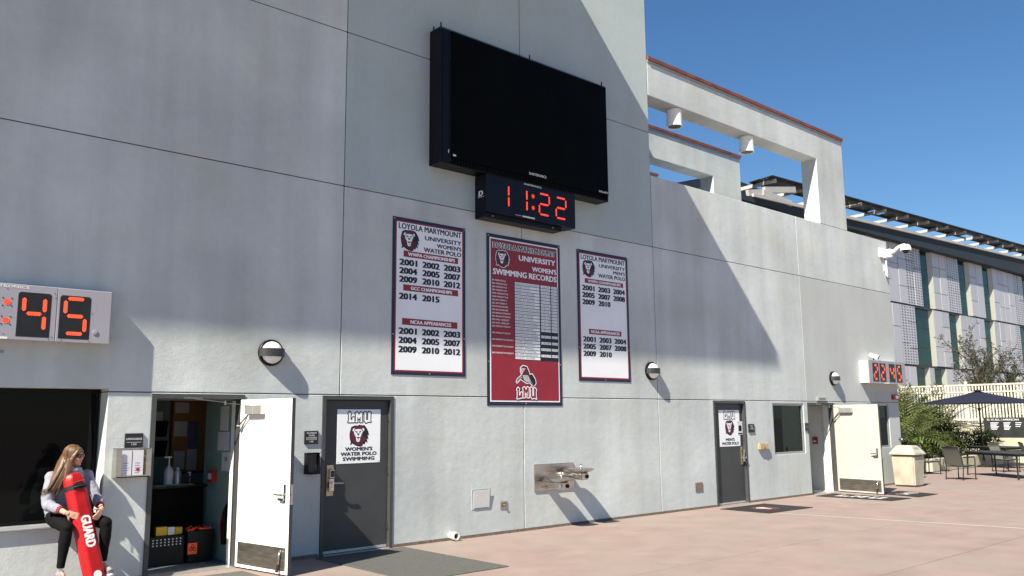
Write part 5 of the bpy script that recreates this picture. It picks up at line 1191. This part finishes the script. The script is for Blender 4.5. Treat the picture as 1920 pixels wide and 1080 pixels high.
hdo = skinned(hd, 'hoodie', 'hoodie', per, .0075, 5, .5, (.022, .075))
for m_, c in ((elL, wrL), (elR, wrR)):
    b = MB(); p = m_.lerp(c, .66); d = (c-m_).normalized(); b.tube([p-d*.012, p, p+d*.03, p+d*.032], [.041, .043, .039, .034], 16); b.build('cuff', 'hoodie_red', per, smooth='auto')
for sx in (-.02, .024):
    b = MB(); b.tube([nk+V((sx, -.128, -.03)), nk+V((sx*1.1, -.155, -.10)), nk+V((sx*1.5, -.158, -.17))], .0045, 6); b.build('drawstring', 'black', per)
b = MB(); d = (wrR-elR).normalized(); b.tube([wrR-d*.018, wrR-d*.008], .030, 14); b.build('wristband', 'black', per)
# leggings and shoes
lg = MB(); lg.ell(pel+V((0, -.01, -.005)), (.178, .135, .108), None, 20, 12)
for a, m_, c in ((hpL, knL, anL), (hpR, knR, anR)):
    lg.tube([a, a.lerp(m_, .3), a.lerp(m_, .7), m_, m_.lerp(c, .12), m_.lerp(c, .35), m_.lerp(c, .7), c], [.098, .094, .078, .066, .063, .064, .048, .040], 16)
    lg.ell(m_+V((0, -.005, .0)), (.062, .062, .06))
skinned(lg, 'leggings', 'legging', per, .008, 5, .5, (.006, .05))
for i, c in enumerate((anL, anR)):
    sh = MB(); o_ = V((.012*(i*2-1), 0, 0)); sh.ell(c+V((0, -.01, -.055)), (.042, .060, .045)); sh.tube([c+V((0, .03, -.075)), c+V((0, -.06, -.08))+o_, c+V((0, -.13, -.095))+o_*2, c+V((0, -.175, -.10))+o_*3], [.045, .047, .046, .032], 14); so_ = skinned(sh, 'shoe', 'shoe', per, .006, 4)
    b = MB(); b.tube([c+V((0, .07, -.118)), c+V((0, -.05, -.128))+o_, c+V((0, -.20, -.128))+o_*3], [.036, .046, .034], 14, flat=.32); b.build('sole', 'white', so_, smooth=True)
# hair: cap, long fall to the viewer's left, and loose strands
hr = MB(); hr.ell(H(0, -.022, .032), (.088, .100, .101), rot, 20, 12); hr.ell(H(0, -.05, -.03), (.082, .070, .10), rot, 18, 10)
hr.tube([H(.0, .055, .098), H(.045, .06, .06), H(.068, .035, .01), H(.078, .01, -.05), H(.085, .0, -.12)], [.02, .026, .026, .026, .024], 10, flat=.8)
hr.tube([H(.0, .055, .098), H(-.04, .058, .062), H(-.068, .032, .01), H(-.076, -.005, -.06)], [.02, .024, .024, .022], 10, flat=.8)
fall = [H(.0, -.07, .02), V((2.74, -.10, 1.40)), V((2.69, -.13, 1.29)), V((2.64, -.145, 1.20)), V((2.585, -.14, 1.11))]
hr.tube(fall, [.085, .085, .075, .055, .025], 14, flat=.62); hr.tube([H(.07, .0, -.02), V((2.775, -.19, 1.33)), V((2.75, -.205, 1.22)), V((2.745, -.20, 1.14))], [.04, .042, .034, .012], 12, flat=.7)
hro = skinned(hr, 'hair', 'hair', per, .0065, 4, .5)
rnd = random.Random(9); stb = MB()
def on_cap(az, el, k=1.02):      # a point on the hair cap: az 0 = face side, + = towards sdir
    ce = math.cos(el); return H(.089*k*ce*math.sin(az), -.022+.101*k*ce*math.cos(az), .032+.102*k*math.sin(el))
for k in range(260):
    az = rnd.uniform(R(45), R(235)); jit = rnd.uniform(.99, 1.05); part = on_cap(R(10), R(80), jit)
    pts = [part.lerp(on_cap(az, R(80), jit), .8)]+[on_cap(az, R(e_), jit) for e_ in (60, 35, 10, -15)]
    side = az < R(140)
    e = rnd.random(); w_ = rnd.uniform(-.045, .045)
    if az < R(80): tail = [V((2.79+w_*.4, -.20, 1.33)), V((2.755+w_*.5, -.215, 1.22)), V((2.74+w_*.7, -.205, 1.10+.08*e))]
    else: tail = [V((2.745+w_, -.12-.07*e, 1.36)), V((2.69+w_*1.1, -.14-.075*e, 1.25)), V((2.635+w_*1.4, -.14-.08*e, 1.13)), V((2.585+w_*1.6, -.14-.07*e, 1.03+.09*rnd.random()))]
    pts += tail; n_ = len(pts); stb.tube(pts, [.0022]+[.0034]*(n_-3)+[.0026, .0008], 4, cap=False)
for k in range(60):
    az = rnd.uniform(R(-75), R(-20)); jit = rnd.uniform(.99, 1.04); stb.tube([on_cap(R(5), R(80), jit)]+[on_cap(az, R(e_), jit) for e_ in (60, 30, 5, -20)]+[H(-.088, -.01, -.12)], [.002, .003, .003, .003, .0026, .001], 4, cap=False)
o = stb.build('hair_strands', 'hair', hro, smooth=True); o['kind'] = 'stuff'
# sunglasses and lips
sg_ = MB(); 
for sgn in (-1, 1): sg_.ell(H(sgn*.034, .083, .012), (.030, .008, .023), rot, 14, 8)
gl_ = sg_.build('sunglasses', 'lens', per, smooth=True); b = MB(); b.tube([H(-.062, .078, .026), H(-.03, .090, .028), H(0, .092, .024), H(.03, .090, .028), H(.062, .078, .026)], .004, 6); b.tube([H(.063, .078, .022), H(.080, .02, .020), H(.080, -.03, .012)], .004, 6); b.tube([H(-.063, .078, .022), H(-.080, .02, .020), H(-.080, -.03, .012)], .004, 6); b.build('spectacle_frame', 'black', gl_, smooth=True)
b = MB(); b.ell(H(0, .0905, -.0475), (.017, .0045, .0042), rot); b.ell(H(0, .0885, -.0555), (.014, .0045, .0045), rot); b.build('lips', 'skin_lip', per, smooth=True)

rt_ = T('rescue_tube', 'red GUARD rescue tube with black strap held between the knees', 'rescue tube', (3.0, -.66, .1))
A0, A1 = V((3.03, -.60, .085)), V((2.785, -.315, 1.285)); ax = (A1-A0).normalized(); rt = V((1, 0, 0)); rt = (rt-ax*rt.dot(ax)).normalized(); rt = (rt+V((0, .22, 0))).normalized(); rt = (rt-ax*rt.dot(ax)).normalized(); nn = rt.cross(ax)   # nn points to the viewer side
if nn.y > 0: nn = -nn
LT = (A1-A0).length; b = MB(); sec = [(-.10, -.055), (.10, -.055), (.112, -.03), (.112, .02), (.060, .065), (-.060, .065), (-.112, .02), (-.112, -.03)]; vs = []; fs = []
prof = [(0, .80), (.04, .94), (.10, 1), (LT-.14, 1), (LT-.08, .97), (LT-.035, .86), (LT-.008, .62), (LT, .30)]
for h_, k_ in prof: vs += [A0+ax*h_+rt*x_*k_+nn*y_*(.55+.45*k_) for x_, y_ in sec]
for i in range(len(prof)-1):
    for k in range(8): fs.append((i*8+k, i*8+(k+1) % 8, (i+1)*8+(k+1) % 8, (i+1)*8+k))
b.add(vs, fs+[tuple(range(7, -1, -1)), tuple((len(prof)-1)*8+k for k in range(8))]); tbo = b.build('foam_body', 'tube_red', rt_, bevel=.006, seg=2, smooth='auto')
b = MB(); vs = []; fs = []
for h_ in (LT-.185, LT-.135): vs += [A0+ax*h_+rt*x_*1.03+nn*y_*1.05 for x_, y_ in sec]
for k in range(8): fs.append((k, (k+1) % 8, 8+(k+1) % 8, 8+k))
b.add(vs, fs); b.build('strap', 'strap', rt_)
b = MB(); p = A0+ax*(LT-.16)+nn*.071; b.tube([p-rt*.06, p+rt*.02+nn*.008, p+rt*.09-ax*.01+nn*.002], .013, 8, flat=.6); b.tube([p-rt*.03-ax*.02, p+rt*.07-ax*.025], .010, 8, flat=.6); b.build('strap_webbing', 'strap', rt_, smooth=True)
b = MB(); p = A0+ax*(LT-.115)+nn*.070; b.tube([p-rt*.05, p+rt*.0+ax*.008, p+rt*.075+ax*.012], .004, 6); b.build('clip', 'brass', rt_)
text('GUARD', A0+ax*(LT*.475)+nn*.0665-rt*.052, .104, 'white', rt_, width=.34, u=-ax, v=rt, bold=.035)
b = MB(); p = A0+ax*.12+nn*.066; b.lathe([(.045, 0), (.045, .001)], (0, 0, 0), 20); bb = MB(); bb.add([p+rt*v_.x+ax*v_.y+nn*v_.z for v_ in b.v], b.f); bb.build('round_mark', 'white', rt_)
